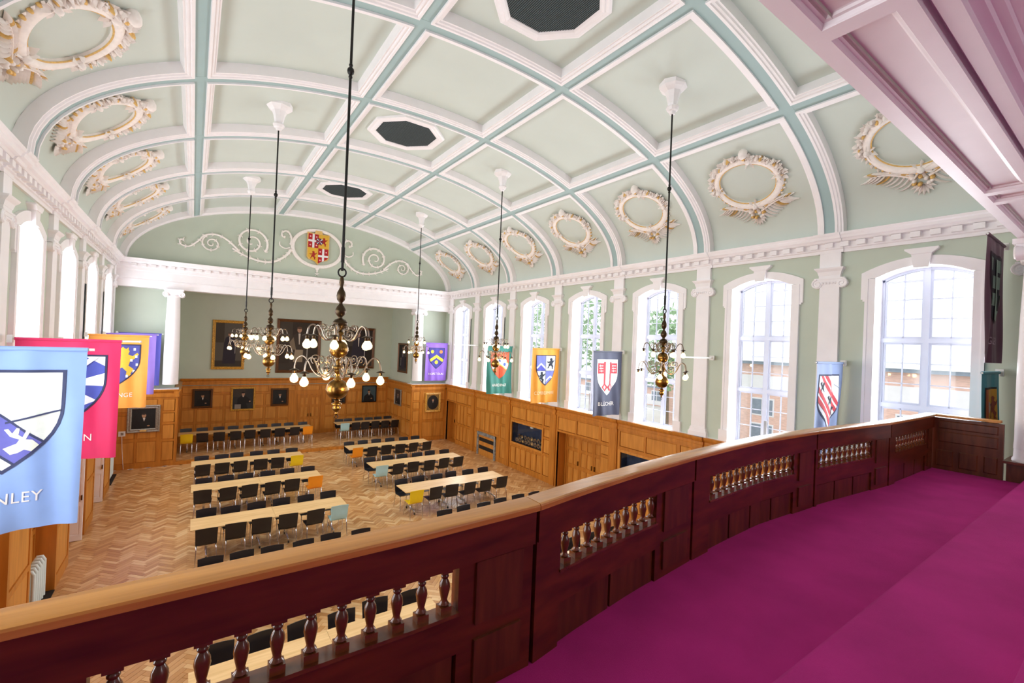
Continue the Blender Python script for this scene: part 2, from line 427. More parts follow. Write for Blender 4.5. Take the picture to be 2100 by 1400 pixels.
def mk_key():
    mb = MB()
    vs = [(x, y*s, z) for x in (-0.11, 0.0) for (y, z, s) in ((0.11, 7.00, -1), (0.11, 7.00, 1), (0.15, 7.26, 1), (0.15, 7.26, -1))]
    mb.add(vs, [(0, 1, 2, 3), (4, 7, 6, 5), (0, 4, 5, 1), (1, 5, 6, 2), (2, 6, 7, 3), (3, 7, 4, 0)])
    vs = [(x, y*s, z) for x in (-0.13, 0.0) for (y, z, s) in ((0.15, 7.26, -1), (0.15, 7.26, 1), (0.25, 7.34, 1), (0.25, 7.34, -1))]
    mb.add(vs, [(0, 1, 2, 3), (4, 7, 6, 5), (0, 4, 5, 1), (1, 5, 6, 2), (2, 6, 7, 3), (3, 7, 4, 0)])
    mb.box(-0.13, 0, -0.25, 0.25, 7.34, 7.37)
    return mb.mesh('keystone', M_white)
def mk_reveal():
    mb = MB(); a = OW/2; d = GX+0.1
    for s in (-1, 1): mb.quad((0, s*a, SILL), (d, s*a, SILL), (d, s*a, SPRING), (0, s*a, SPRING))
    mb.box(-0.10, d, -a-0.05, a+0.05, SILL-0.06, SILL)
    for i in range(12): mb.quad((0, AY[i], archz(AY[i])), (d, AY[i], archz(AY[i])), (d, AY[i+1], archz(AY[i+1])), (0, AY[i+1], archz(AY[i+1])))
    me_reveal = mb.mesh('window_reveal', M_white); mb = MB()
    # fixed mullion and transoms
    mb.box(GX-0.05, GX+0.05, -0.045, 0.045, SILL, SPRING+RISE-0.01)
    for z in (T1, T2): mb.box(GX-0.05, GX+0.05, -a, a, z-0.045, z+0.045)
    for s in (-1, 1): mb.box(GX-0.04, GX+0.04, s*a-(0.04 if s > 0 else 0), s*a+(0 if s > 0 else 0.04), SILL, SPRING)
    for i in range(12):
        vs = [(x, y, z) for x in (GX-0.04, GX+0.04) for (y, z) in ((AY[i], archz(AY[i])), (AY[i+1], archz(AY[i+1])), (AY[i+1], archz(AY[i+1])-0.05), (AY[i], archz(AY[i])-0.05))]
        mb.add(vs, [(0, 1, 2, 3), (4, 7, 6, 5), (2, 6, 7, 3)])
    return me_reveal, mb.mesh('window_frame', M_sash)
T1, T2 = 4.30, 5.62
ZR = [(SILL, T1-0.045), (T1+0.045, T2-0.045), (T2+0.045, None)]
def sash(row, sg):
    z0, z1 = ZR[row]; y0, y1 = (0.045, OW/2-0.04)
    def top(y): return archz(y)-0.05 if z1 is None else z1
    fw = 0.035; bw = 0.009; mb = MB(); ym = (y0+y1)/2
    def bar(ya, yb, za, zb): mb.box(GX-0.02, GX+0.02, ya*sg if sg > 0 else -yb, yb*sg if sg > 0 else -ya, za, zb)
    bar(y0, y0+fw, z0, top(y0)); bar(y1-fw, y1, z0, top(y1)); bar(y0+fw, y1-fw, z0, z0+fw)
    zt = top(y1) if z1 is None else z1
    bar(y0+fw, y1-fw, zt-fw, zt); bar(ym-bw, ym+bw, z0, top(ym))
    hs = [z0+(zt-z0)*i/3 for i in (1, 2)]
    for h in hs: bar(y0+fw, y1-fw, h-bw, h+bw)
    panes = []
    zz = [z0]+hs+[None]
    for c in range(2):
        a, b = (y0, ym) if c == 0 else (ym, y1)
        for r in range(3):
            za = zz[r]; pts = [(a, za), (b, za)]
            if zz[r+1] is not None: pts += [(b, zz[r+1]), (a, zz[r+1])]
            else: pts += [(b, top(b)), (a, top(a))]
            g = MB(); g.add([(GX, sg*y, z) for y, z in pts], [(0, 1, 2, 3)]); panes.append(g.mesh('pane', M_glass))
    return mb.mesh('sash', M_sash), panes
wm = dict(s=mk_surround(), k=mk_key(), r=mk_reveal(), sash=[sash(r, s) for r in range(3) for s in (-1, 1)])
WN = 0
POSW = ['nearest the stage', 'second from the stage', 'third from the stage', 'in the middle of the wall', 'third from the gallery', 'second from the gallery', 'nearest the gallery']
for sg, nm in ((1, 'right'), (-1, 'left')):
    for k in range(1, 8):
        WN += 1
        w = thing('window_%d' % WN, 'tall white arched sash window in the %s wall, %s' % (nm, POSW[k-1]), 'window', (sg*W, bayc(k)+(0.05 if sg > 0 else 0), 0), 0 if sg > 0 else PI, 'arched windows', 'structure')
        mk('window_surround', wm['s'], w); mk('keystone', wm['k'], w); mk('window_reveal', wm['r'][0], w); mk('window_frame', wm['r'][1], w)
        for sm, pn in wm['sash']:
            so = mk('sash', sm, w)
            for p in pn: mk('pane', p, so)

# pilasters (local: -x into the room)
def spiral(cx, cy, r0, turns, n, sgn=1, a0=0):
    return [(cx+(r0*(1-0.9*i/n))*math.cos(a0+sgn*2*PI*turns*i/n), cy+(r0*(1-0.9*i/n))*math.sin(a0+sgn*2*PI*turns*i/n)) for i in range(n+1)]
def pil_shaft():
    mb = MB(); mb.add([(x, y, z) for z, h in ((3.2, 0.205), (6.92, 0.185)) for x, y in ((-0.075, -h), (0.0, -h), (0.0, h), (-0.075, h))],
                      [(0, 3, 2, 1), (4, 5, 6, 7), (0, 1, 5, 4), (1, 2, 6, 5), (2, 3, 7, 6), (3, 0, 4, 7)])
    mb.box(-0.075, 0, -0.20, 0.20, 7.16, 7.50); return mb.mesh('pilaster', M_white)
def pil_cap():
    mb = MB()
    for s in (-1, 1):
        pts = spiral(s*0.235, 6.82, 0.10, 1.6, 26, -s, PI/2)
        mb.tube([(-0.10, y, z) for y, z in pts], [0.024*(1-0.5*i/26) for i in range(27)], 6)
        mb.lathe([(0.10, 0), (0.10, 0.10)], 14); n = 28
        mb.v[-n:] = [(-0.10+v[2]+0.002, s*0.235+v[0], 6.82+v[1]) for v in mb.v[-n:]]
    mb.box(-0.10, 0, -0.20, 0.20, 6.86, 6.915); mb.box(-0.085, 0, -0.20, 0.20, 6.80, 6.86)
    for i in range(5): mb.ball((-0.09, -0.12+0.06*i, 6.83), 0.024, n=6, k=4)
    mb.box(-0.11, 0, -0.29, 0.29, 6.915, 6.945)
    mb.box(-0.085, 0, -0.205, 0.205, 6.945, 7.02)
    prof = [(0.21, 7.00), (0.23, 7.08), (0.27, 7.13), (0.28, 7.16)]
    for (a, za), (b, zb) in zip(prof, prof[1:]):
        vs = [(x, y, z) for (h, z) in ((a, za), (b, zb)) for x, y in ((-(h-0.12), -h), (0, -h), (0, h), (-(h-0.12), h))]
        mb.add(vs, [(0, 1, 5, 4), (2, 3, 7, 6), (3, 0, 4, 7), (4, 5, 6, 7), (0, 3, 2, 1)])
    return mb.mesh('capital', M_white, smooth=35)
def pil_base():
    mb = MB(); mb.box(-0.115, 0, -0.27, 0.27, 2.955, 3.08); mb.box(-0.10, 0, -0.25, 0.25, 3.08, 3.12)
    mb.box(-0.095, 0, -0.235, 0.235, 3.12, 3.17); mb.box(-0.085, 0, -0.215, 0.215, 3.17, 3.21); return mb.mesh('pilaster_base', M_white)
ps, pc, pb = pil_shaft(), pil_cap(), pil_base()
for sg, wl in ((1, wall_r), (-1, wall_l)):
    for k in range(0, 8):
        y = rk(k)+(0.07 if sg > 0 else 0)
        if k == 0: y = Y0-0.26
        if k == 7: y = rk(7)+0.05
        o = mk('pilaster', ps, wl, (sg*W, y, 0), 0 if sg > 0 else PI)
        mk('capital', pc, o); mk('pilaster_base', pb, o)

# cornice on the side walls, with dentils
CP = [(0, 7.48), (0.05, 7.48), (0.05, 7.545), (0.075, 7.56), (0.075, 7.68), (0.17, 7.695), (0.19, 7.735), (0.25, 7.75), (0.27, 7.80), (0.30, 7.82), (0.32, 7.86), (0, 7.86)]
dent = MB().box(-0.055, 0.055, -0.075, 0.075, 7.585, 7.685).mesh('dentil', M_white)
TN = 0
for sg, nm in ((1, 'right'), (-1, 'left')):
    TN += 1
    t = MB().sweep(CP, lambda p, q: (sg*(W-p), 1.1, q), lambda p, q: (sg*(W-p), Y0, q)).build('trim_%d' % TN, M_white)
    tag(t, 'white dentilled cornice along the top of the %s wall' % nm, 'cornice', kind='structure')
    for i in range(73): mk('dentil', dent, t, (sg*(W-0.115), 1.3+0.2875*i, 0))
    pj = MB()
    for k in range(0, 8):
        y = rk(k)+(0.07 if sg > 0 else 0)
        MBp = [(p+0.03 if p else 0, q) for p, q in CP]
        pj = MB().sweep([(p+(0.03 if p > 0 else 0), q) for p, q in CP], lambda p, q: (sg*(W-p), max(1.1, y-0.24), q), lambda p, q: (sg*(W-p), min(Y0, y+0.24), q))
        pj.build('cornice_break', M_white, t)

# ------------------------------------------------------------------ stage end
YW, YB = Y0+0.5, 25.6        # wall beside the columns, rear wall of the stage
mb = MB()
n = 60
for i in range(n):
    a, b = vp(-SMAX+2*SMAX*i/n, Y0+0.01, DEP), vp(-SMAX+2*SMAX*(i+1)/n, Y0+0.01, DEP)
    mb.quad((a[0], a[1], 7.8), (b[0], b[1], 7.8), b, a)
wall_lun = tag(mb.build('wall_lunette', M_sage), 'sage green arched lunette wall above the stage entablature', 'wall', kind='structure')
EP = [(Y0+0.55, 6.82), (Y0-0.03, 6.82), (Y0-0.03, 7.06), (Y0-0.07, 7.075), (Y0-0.07, 7.11), (Y0-0.05, 7.12), (Y0-0.05, 7.42), (Y0-0.09, 7.45), (Y0-0.09, 7.545), (Y0-0.115, 7.56), (Y0-0.115, 7.68), (Y0-0.21, 7.695), (Y0-0.23, 7.735), (Y0-0.29, 7.75), (Y0-0.31, 7.80), (Y0-0.34, 7.82), (Y0-0.36, 7.86), (Y0+0.55, 7.86)]
TN += 1
ent = MB().sweep(EP, lambda p, q: (-W, p, q), lambda p, q: (W, p, q)).build('trim_%d' % TN, M_white)
tag(ent, 'white entablature with small dentils spanning the stage opening', 'entablature', kind='structure')
dent2 = MB().box(-0.075, 0.075, -0.055, 0.055, 7.585, 7.685).mesh('dentil', M_white)
for i in range(45): mk('dentil', dent2, ent, (-6.325+0.2875*i, Y0-0.155, 0))
# walls beside the columns, stage side walls, rear wall, stage ceiling
for sg, nm in ((1, 'right'), (-1, 'left')):
    mb = MB(); mb.box(min(sg*4.98, sg*W), max(sg*4.98, sg*W), YW, YW+0.1, 2.9, 6.85)
    tag(mb.build('wall_beside_column_'+nm, M_sage), 'narrow sage wall between the %s stage column and the side wall' % nm, 'wall', kind='structure')
    mb = MB(); mb.box(min(sg*4.98, sg*5.1), max(sg*4.98, sg*5.1), YW+0.1, YB+0.1, 0, 7.3)
    w = tag(mb.build('wall_stage_'+nm, M_sage), 'sage green %s side wall of the stage recess' % nm, 'wall', kind='structure')
    if sg > 0: wall_sr = w
    else: wall_sl = w
wall_b = tag(MB().box(-5.1, 5.1, YB, YB+0.1, 0, 7.3).build('wall_stage_back', M_sage), 'sage green rear wall of the stage hung with portraits', 'wall', kind='structure')
tag(MB().box(-5.1, 5.1, Y0+0.4, YB+0.1, 7.25, 7.35).build('ceiling_stage', M_white), 'white ceiling of the stage recess', 'ceiling', kind='structure')
SZ = 0.12
stage = tag(MB().box(-4.98, 4.98, 22.0, YB, -0.2, SZ-0.012).build('floor_stage', M_oakd), 'low raised herringbone platform of the stage recess', 'floor', kind='structure')
sb = MB()
for b in herringbone(-4.95, 4.95, 22.2, YB): block_mb(b[0], b[1], b[2], SZ-0.012, SZ, sb)
tag(sb.build('stage_block_field', M_parq, stage), kind='stuff')
MB().box(-4.85, 4.85, 21.97, 22.18, 0.0, SZ+0.002).build('stage_nosing', M_oak, stage)

# columns
def column(x, y, z0, z1, label, plinth=True):
    root = thing('column', label, 'column', (x, y, z0), group='ionic columns', kind='structure')
    H = z1-z0
    MB().lathe([(0.255, 0.17), (0.255, 0.20), (0.255, 0.22), (0.25, 0.30), (0.248, H*0.35), (0.232, H*0.65), (0.205, H-0.30), (0.225, H-0.29), (0.225, H-0.25), (0.205, H-0.24), (0.205, H-0.1)], 28).build('shaft', M_white, root, smooth=30)
    b = MB()
    if plinth: b.box(-0.36, 0.36, -0.36, 0.36, 0, 0.10); b.lathe([(0.345, 0.10), (0.355, 0.125), (0.345, 0.15), (0.31, 0.17), (0.30, 0.2)], 28)
    else: b.lathe([(0.27, 0.0), (0.27, 0.03), (0.255, 0.05), (0.25, 0.22)], 28); b.build('column_base', M_white, root, smooth=40)
    c = MB(); c.box(-0.31, 0.31, -0.29, 0.29, H-0.07, H); c.box(-0.27, 0.27, -0.26, 0.26, H-0.12, H-0.07); c.box(-0.26, 0.26, -0.24, 0.24, H-0.20, H-0.11)
    for sx in (-1, 1):
        m0 = len(c.v); c.lathe([(0.105, -0.25), (0.08, -0.12), (0.07, 0), (0.08, 0.12), (0.105, 0.25)], 14)
        c.v[m0:] = [(sx*0.25+v[0], v[2], H-0.20+v[1]) for v in c.v[m0:]]
        for sy in (-1, 1):
            c.tube([(p, sy*0.255, q) for p, q in spiral(sx*0.25, H-0.20, 0.095, 1.7, 26, -sx, PI/2)], [0.022*(1-0.5*i/26) for i in range(27)], 5)
    c.build('capital', M_white, root, smooth=35)
    return root
column(-5.10, Y0+0.02, 2.97, 6.82, 'white ionic column standing on the left stage pier')
column(5.13, Y0+0.02, 2.97, 6.82, 'white ionic column standing on the right stage pier')

# ------------------------------------------------------------------ wainscot
def wainscot(parent, T, u0, u1, v0, v1, cells, back=0.10, name='wainscot', mat=None, pmat=None, fr=0.022):
    b = MB(); holes = [c for c in cells if len(c) > 4 and c[4] == 'hole']
    if not holes: b.obox(T, u0, u1, v0, v1, -back, 0.0)
    us = sorted({u0, u1, *[c[0] for c in cells], *[c[2] for c in cells]}); vs = sorted({v0, v1, *[c[1] for c in cells], *[c[3] for c in cells]})
    for i in range(len(us)-1):
        j = 0
        while j < len(vs)-1:
            def inside(jj):
                cu, cv = (us[i]+us[i+1])/2, (vs[jj]+vs[jj+1])/2
                return any(c[0] < cu < c[2] and c[1] < cv < c[3] for c in cells)
            if inside(j): j += 1; continue
            k = j
            while k+1 < len(vs)-1 and not inside(k+1): k += 1
            b.obox(T, us[i], us[i+1], vs[j], vs[k+1], -back if holes else 0.0, fr); j = k+1
    w = b.build(name, mat or M_oak, parent)
    for c in cells:
        if len(c) > 4: continue
        MB().obox(T, c[0]+0.006, c[2]-0.006, c[1]+0.006, c[3]-0.006, -0.01, fr*0.55, bev=0.022).build('panel', pmat or M_oakp, w)
    return w
def grid_cells(u0, u1, cols, rows, gap=0.05):
    w = (u1-u0)/cols
    return [(u0+i*w+gap/2, a, u0+(i+1)*w-gap/2, b) for (a, b) in rows for i in range(cols)]
XD = 6.83
TR = lambda u, v, n: (XD-n, u, v)
TL = lambda u, v, n: (-XD+n, u, v)
LEDGE = [(0.0, 2.66), (0.05, 2.66), (0.05, 2.74), (0.03, 2.76), (0.03, 2.83), (0.06, 2.85), (0.09, 2.90), (0.10, 2.955), (-0.12, 2.955), (-0.12, 2.66)]
ROWS = [(0.22, 0.98), (1.08, 2.02)]
for k in range(1, 8):
    a, b = rk(k)+0.158, rk(k-1)-0.158
    if k == 1: b = 21.98
    cells = [(b-0.05-(b-a-0.65)/2+0.03, 2.12, b-0.08, 2.60), (a+0.52, 2.12, b-0.05-(b-a-0.65)/2-0.03, 2.60)]
    # narrow stacked column at the near side of each bay
    cells += [(a+0.06, 0.22, a+0.42, 0.98), (a+0.06, 1.08, a+0.42, 1.62), (a+0.06, 1.70, a+0.42, 2.02), (a+0.06, 2.12, a+0.42, 2.60)]
    if k in (3, 5):
        cells += [(rk(k)+0.66, 1.12, rk(k)+2.70, 1.95, 'hole')] + grid_cells(a+0.50, b-0.06, 6, [(0.22, 0.92)])
    elif k == 4:
        cells += [(rk(k)+0.52, 0.0, rk(k)+2.78, 2.05, 'hole')]
    elif k == 1:
        cells += [(20.80, 0.0, 21.90, 2.08, 'hole')] + grid_cells(a+0.50, 20.74, 3, ROWS)
    elif k == 2:
        cells += [(16.98, 0.03, 18.56, 1.06, 'void')] + grid_cells(a+0.50, b-0.06, 5, [(1.14, 2.04)]) + [(18.60, 0.22, b-0.06, 0.98)]
    else: cells += grid_cells(a+0.50, b-0.06, 5, ROWS)
    wainscot(wall_r, TR, a, b, 0, 2.68, cells, back=0.06)
    for yy in (rk(k)-0.149, rk(k)+0.149): MB().obox(TR, yy-0.009, yy+0.009, 0, 2.66, -0.05, -0.02).build('strip_side_shade', M_dark, wall_r)  # dark slivers standing in for the shadow beside each wainscot strip
    st = MB()
    st.obox(TR, rk(k)-0.14, rk(k)+0.14, 0, 2.66, -0.06, 0.055, bev=0.0); st.obox(TR, rk(k)-0.10, rk(k)+0.10, 0.2, 2.55, 0.05, 0.065); st.build('wainscot_strip', M_oak, wall_r)
MB().sweep(LEDGE, lambda p, q: (XD-p, 1.1, q), lambda p, q: (XD-p, 21.99, q)).build('ledge', M_oak, wall_r)
MB().box(6.88, 6.895, 1.1, 19.0, 0, 1.1).v
for k in range(0, 8):
    MB().sweep([(p+(0.05 if p > 0 else 0), q) for p, q in LEDGE], lambda p, q: (XD-p, rk(k)-0.15, q), lambda p, q: (XD-p, min(21.98, rk(k)+0.15), q)).build('ledge_break', M_oak, wall_r)
MB().box(XD-0.005, W+0.02, 1.1, 21.98, 2.95, 2.962).build('ledge_top', M_white, wall_r)
# left wall: projecting piers, niches with white reveal leaves and radiators
MB().sweep(LEDGE, lambda p, q: (-XD+p, 1.1, q), lambda p, q: (-XD+p, 21.99, q)).build('ledge', M_oak, wall_l)
MB().box(-W-0.02, -XD+0.005, 1.1, 21.98, 2.95, 2.962).build('ledge_top', M_white, wall_l)
wainscot(wall_l, TL, 1.2, 21.98, 0, 2.68, [c for k in range(1, 8) for c in grid_cells(rk(k)+0.65, rk(k-1)-0.65, 3, [(0.3, 1.2), (1.3, 2.5)]) if not (k in (2, 3))], back=0.06)
XP = 6.53
for k in range(1, 7):
    y = rk(k); T = lambda u, v, n: (-XP+n, u, v)
    wainscot(wall_l, T, y-0.60, y+0.60, 0, 2.66, [(y-0.50, 0.25, y+0.50, 1.2), (y-0.50, 1.3, y+0.50, 2.45)], back=0.30, name='wainscot_pier')
    Ts = lambda u, v, n: (u, y-0.60-n, v)
    MB().sweep([(p+0.30, q) for p, q in LEDGE], lambda p, q: (-XD+p, y-0.66, q), lambda p, q: (-XD+p, y+0.66, q)).build('ledge_break', M_oak, wall_l)

# stage piers (front, inner side), and rear wall panelling
for sg, wl in ((1, wall_sr), (-1, wall_sl)):
    T = lambda u, v, n: (u, 22.0-n, v)
    a, b = (4.84, 6.80) if sg > 0 else (-6.80, -4.84)
    i0, i1 = (a+0.07, a+0.45) if sg > 0 else (b-0.45, b-0.07)
    j0, j1 = (a+0.58, b-0.08) if sg > 0 else (a+0.08, b-0.58)
    cells = [(i0, 0.2, i1, 0.95), (i0, 1.03, i1, 1.6), (i0, 1.68, i1, 2.05), (i0, 2.12, i1, 2.58)] + grid_cells(j0, j1, 2, [(0.2, 1.0), (1.1, 2.0)]) + [(j0+0.02, 2.1, j1-0.02, 2.58)]
    wainscot(wl, T, a, b, 0, 2.68, cells, back=0.5, name='wainscot_pier')
    T2 = (lambda u, v, n: (4.84-n, u, v)) if sg > 0 else (lambda u, v, n: (-4.84+n, u, v))
    wainscot(wl, T2, 22.0, YB, 0, 2.68, grid_cells(22.1, YB-0.05, 6, [(0.3, 1.0), (1.08, 1.75), (1.83, 2.5)]), back=0.13)
    lx = (a-0.02, b+0.1) if sg > 0 else (a-0.1, b+0.02)
    MB().sweep(LEDGE, lambda p, q: (lx[0], 22.0-p, q), lambda p, q: (lx[1], 22.0-p, q)).build('ledge', M_oak, wl)
    MB().box(min(lx), max(lx), 21.95, YW+0.02, 2.95, 2.972).build('ledge_top', M_white, wl)
    MB().sweep(LEDGE, lambda p, q: (sg*(4.84-p), 21.92, q), lambda p, q: (sg*(4.84-p), YB, q)).build('ledge', M_oak, wl)
TBk = lambda u, v, n: (u, YB-0.03-n, v)
DX0, DX1 = 0.10, 1.28
cells = [c for c in grid_cells(-4.80, 4.80, 17, [(0.3, 0.95), (1.02, 1.62), (1.69, 2.29)], 0.07) if c[2] < DX0-0.04 or c[0] > DX1+0.04]
cells += [c for c in grid_cells(-4.80, 4.80, 8, [(2.38, 2.66)], 0.08)] + [(DX0, SZ, DX1, 2.2, 'void')]
wainscot(wall_b, TBk, -4.84, 4.84, SZ, 2.72, cells, back=0.03)
MB().sweep([(p, q+0.10) for p, q in LEDGE], lambda p, q: (-4.84, YB-0.03-p, q), lambda p, q: (4.84, YB-0.03-p, q)).build('ledge', M_oak, wall_b)
def panelled_door(name, label, T, u0, u1, v0, v1, leaves, mat, pmat, frame=0.06):
    d = thing(name, label, 'door', kind='structure')
    MB().obox(T, u0, u0+frame, v0, v1, 0.0, 0.045).build('jamb', mat, d); MB().obox(T, u1-frame, u1, v0, v1, 0.0, 0.045).build('jamb', mat, d)
    MB().obox(T, u0, u1, v1-frame, v1, 0.0, 0.05).build('lintel', mat, d)
    w = (u1-u0-2*frame)/leaves
    for i in range(leaves):
        a = u0+frame+i*w; H = v1-frame-v0
        leaf = wainscot(d, T, a+0.004, a+w-0.004, v0, v1-frame-0.004, grid_cells(a+0.05, a+w-0.05, 2, [(v0+0.15, v0+H*0.38), (v0+H*0.44, v0+H*0.70), (v0+H*0.75, v0+H*0.94)], 0.05), back=0.02, name='door_leaf', mat=mat, pmat=pmat, fr=0.014)
        hu = a+w-0.09 if i == 0 else a+0.05
        MB().obox(T, hu, hu+0.035, v0+H*0.45, v0+H*0.53, 0.014, 0.05).build('handle', M_brass, leaf)
    return d
def recess(y0, y1, z1, dep, parent):
    mb = MB(); x0, x1 = XD-0.005, XD+dep
    mb.box(x0, x1, y0-0.03, y0, 0, z1); mb.box(x0, x1, y1, y1+0.03, 0, z1); mb.box(x0, x1, y0-0.03, y1+0.03, z1, z1+0.03)
    mb.box(x1, x1+0.03, y0-0.03, y1+0.03, 0, z1+0.03); mb.box(x0, x1, y0, y1, -0.03, 0.0)
    mb.build('door_recess', M_oak, parent)
recess(20.80, 21.90, 2.08, 0.45, wall_r); recess(rk(4)+0.52, rk(4)+2.78, 2.05, 0.45, wall_r)
panelled_door('door_1', 'oak panelled door in the right wall beside the stage pier', lambda u, v, n: (XD+0.43-n, u, v), 20.82, 21.88, 0.0, 2.06, 1, M_oak, M_oakp)
panelled_door('door_2', 'oak double doors recessed in the middle of the right wall panelling', lambda u, v, n: (XD+0.43-n, u, v), rk(4)+0.54, rk(4)+2.76, 0.0, 2.03, 3, M_oak, M_oakp)
panelled_door('door_3', 'oak door in the rear stage panelling behind the hanging lamps', lambda u, v, n: (u, YB-0.035-n, v), DX0, DX1, SZ, 2.2, 2, M_oak, M_oakp)
for i, (yy, wh) in enumerate(((15.12, 'further from the stage'), (18.20, 'nearer the stage'))):
    T = lambda u, v, n: (u, yy-n, v)
    d = thing('door_%d' % (4+i), 'white pier reveal panelling built as an open leaf, left wall, '+wh, 'door', kind='structure')  # white panelled reveal at the pier side, modelled as an open leaf
    lf = wainscot(d, T, -6.85, -6.50, 0.01, 2.30, [(-6.80, 0.15, -6.55, 0.85), (-6.80, 0.95, -6.55, 1.55), (-6.80, 1.65, -6.55, 2.18)], back=0.045, name='door_leaf', mat=M_white, pmat=M_white, fr=0.014)
    MB().obox(T, -6.54, -6.515, 1.0, 1.12, 0.014, 0.05).build('handle', M_brass, lf)
# ------------------------------------------------------------------ gallery the camera stands on
GF, RT = 3.60, 4.43                       # carpet level, handrail top
BP = [(-3.0, 1.72), (-0.4, 1.74), (0.8, 1.755), (1.47, 1.79), (1.86, 1.865), (2.46, 1.96), (3.24, 2.05), (3.82, 2.10), (4.5, 2.14), (5.57, 2.105), (6.09, 2.07), (7.41, 1.965), (8.4, 1.955), (9.6, 1.955)]
BP = [(a+CAM.x, b) for a, b in BP]
def by(x):
    if x <= BP[0][0]: return BP[0][1]
    for (a, ya), (b, yb) in zip(BP, BP[1:]):
        if a <= x <= b: return ya+(yb-ya)*(x-a)/(b-a)
    return BP[-1][1]
def bbox(mb, x0, x1, d0, d1, z0, z1, m=0, step=0.22):
    n = max(1, int(math.ceil((x1-x0)/step))); vs = []; fs = []
    for i in range(n+1):
        x = x0+(x1-x0)*i/n; y = by(x); vs += [(x, y+d0, z0), (x, y+d1, z0), (x, y+d1, z1), (x, y+d0, z1)]
    for i in range(n):
        for k in range(4): fs.append((4*i+k, 4*i+(k+1) % 4, 4*i+4+(k+1) % 4, 4*i+4+k))
    fs += [(0, 3, 2, 1), (4*n, 4*n+1, 4*n+2, 4*n+3)]
    return mb.add(vs, fs, m)
def bsweep(mb, prof, x0, x1, step=0.15):
    n = max(1, int(math.ceil((x1-x0)/step))); L = len(prof); vs = []; fs = []
    for i in range(n+1):
        x = x0+(x1-x0)*i/n; y = by(x); vs += [(x, y+p, q) for p, q in prof]
    for i in range(n):
        for k in range(L): fs.append((L*i+k, L*i+(k+1) % L, L*i+L+(k+1) % L, L*i+L+k))
    fs += [tuple(reversed(range(L))), tuple(L*n+k for k in range(L))]
    return mb.add(vs, fs)
XL, XR = -6.82, 4.88
par = thing('gallery_parapet', 'dark mahogany gallery parapet with turned balusters and a polished oak handrail', 'parapet', kind='structure')
RP = [(0.0, RT-0.034), (0.0, RT-0.012), (0.004, RT-0.004), (0.014, RT), (0.128, RT), (0.136, RT-0.004), (0.14, RT-0.012), (0.14, RT-0.034)]
for a, b in ((XL, -2.97), (-2.965, 1.13), (1.135, XR+0.10)):
    bsweep(MB(), RP, a, b).build('handrail', M_rail, par, smooth=22)
GRV = [XL, -2.97, -1.20, 1.13, 2.97, XR]
OPN = [(-4.66, -3.42, 11), (-2.76, -1.72, 10), (-0.93, 0.68, 14), (1.19, 2.50, 11), (3.20, 4.52, 11)]
ZB0, ZB1 = 4.015, 4.225
balm = MB()
balm.box(-0.026, 0.026, -0.026, 0.026, 0.0, 0.035)
balm.lathe([(0.018, 0.035), (0.024, 0.042), (0.018, 0.05), (0.014, 0.06), (0.020, 0.085), (0.0255, 0.115), (0.023, 0.135), (0.013, 0.155), (0.018, 0.162), (0.018, 0.168), (0.013, 0.175), (0.017, 0.186)], 12)
balm.box(-0.026, 0.026, -0.026, 0.026, 0.184, 0.196); balm.box(-0.036, 0.036, -0.026, 0.026, 0.196, 0.212)
balme = balm.mesh('baluster', M_balu, 40)
for i, (o0, o1, nb) in enumerate(OPN):
    g0, g1 = GRV[i], GRV[i+1]
    a, b = g0+0.012, g1-0.012
    bbox(MB(), a, b, 0.016, 0.10, ZB1, RT-0.03).build('top_board', M_mah, par)
    bbox(MB(), o0, o1, 0.03, 0.10, 3.83, ZB0).build('middle_board', M_mah, par)
    bbox(MB(), o0-0.003, o1+0.003, 0.022, 0.115, ZB0-0.012, ZB0+0.004).build('sill', M_balu, par)
    bbox(MB(), a, o0, 0.03, 0.10, GF, ZB1).build('stile', M_mah, par)
    # solid bay to the right of the opening with raised panels
    if b-o1 > 0.15:
        bbox(MB(), o1, b, 0.035, 0.10, GF, ZB1).build('solid_bay', M_mah, par)
        p0, p1 = o1+0.09, b-0.07
        if p1-p0 > 0.08:
            for za, zb in ((3.66, 3.86), (3.93, 4.22)):
                mb = MB(); bbox(mb, p0, p1, 0.022, 0.036, za, zb); mb.build('panel', M_mahp, par)
    else: bbox(MB(), o1, b, 0.03, 0.10, GF, ZB1).build('stile', M_mah, par)
    n = max(2, round((o1-o0)/0.42)); w = (o1-o0)/n
    bbox(MB(), o0, o1, 0.075, 0.10, GF, 3.84).build('backing_board', M_mah, par)
    for j in range(n):
        bbox(MB(), o0+j*w+0.012, o0+(j+1)*w-0.012, 0.052, 0.076, GF, 3.815).build('panel', M_mahp, par)
    for j in range(nb):
        x = o0+(o1-o0)*(j+0.75)/nb if i else o0+(o1-o0)*(j+0.5)/nb
        mk('baluster', balme, par, (x, by(x)+0.068, ZB0+0.001))
    if i < 4: bbox(MB(), g1-0.012, g1+0.012, 0.06, 0.10, GF, RT-0.03).build('groove', M_dark, par)
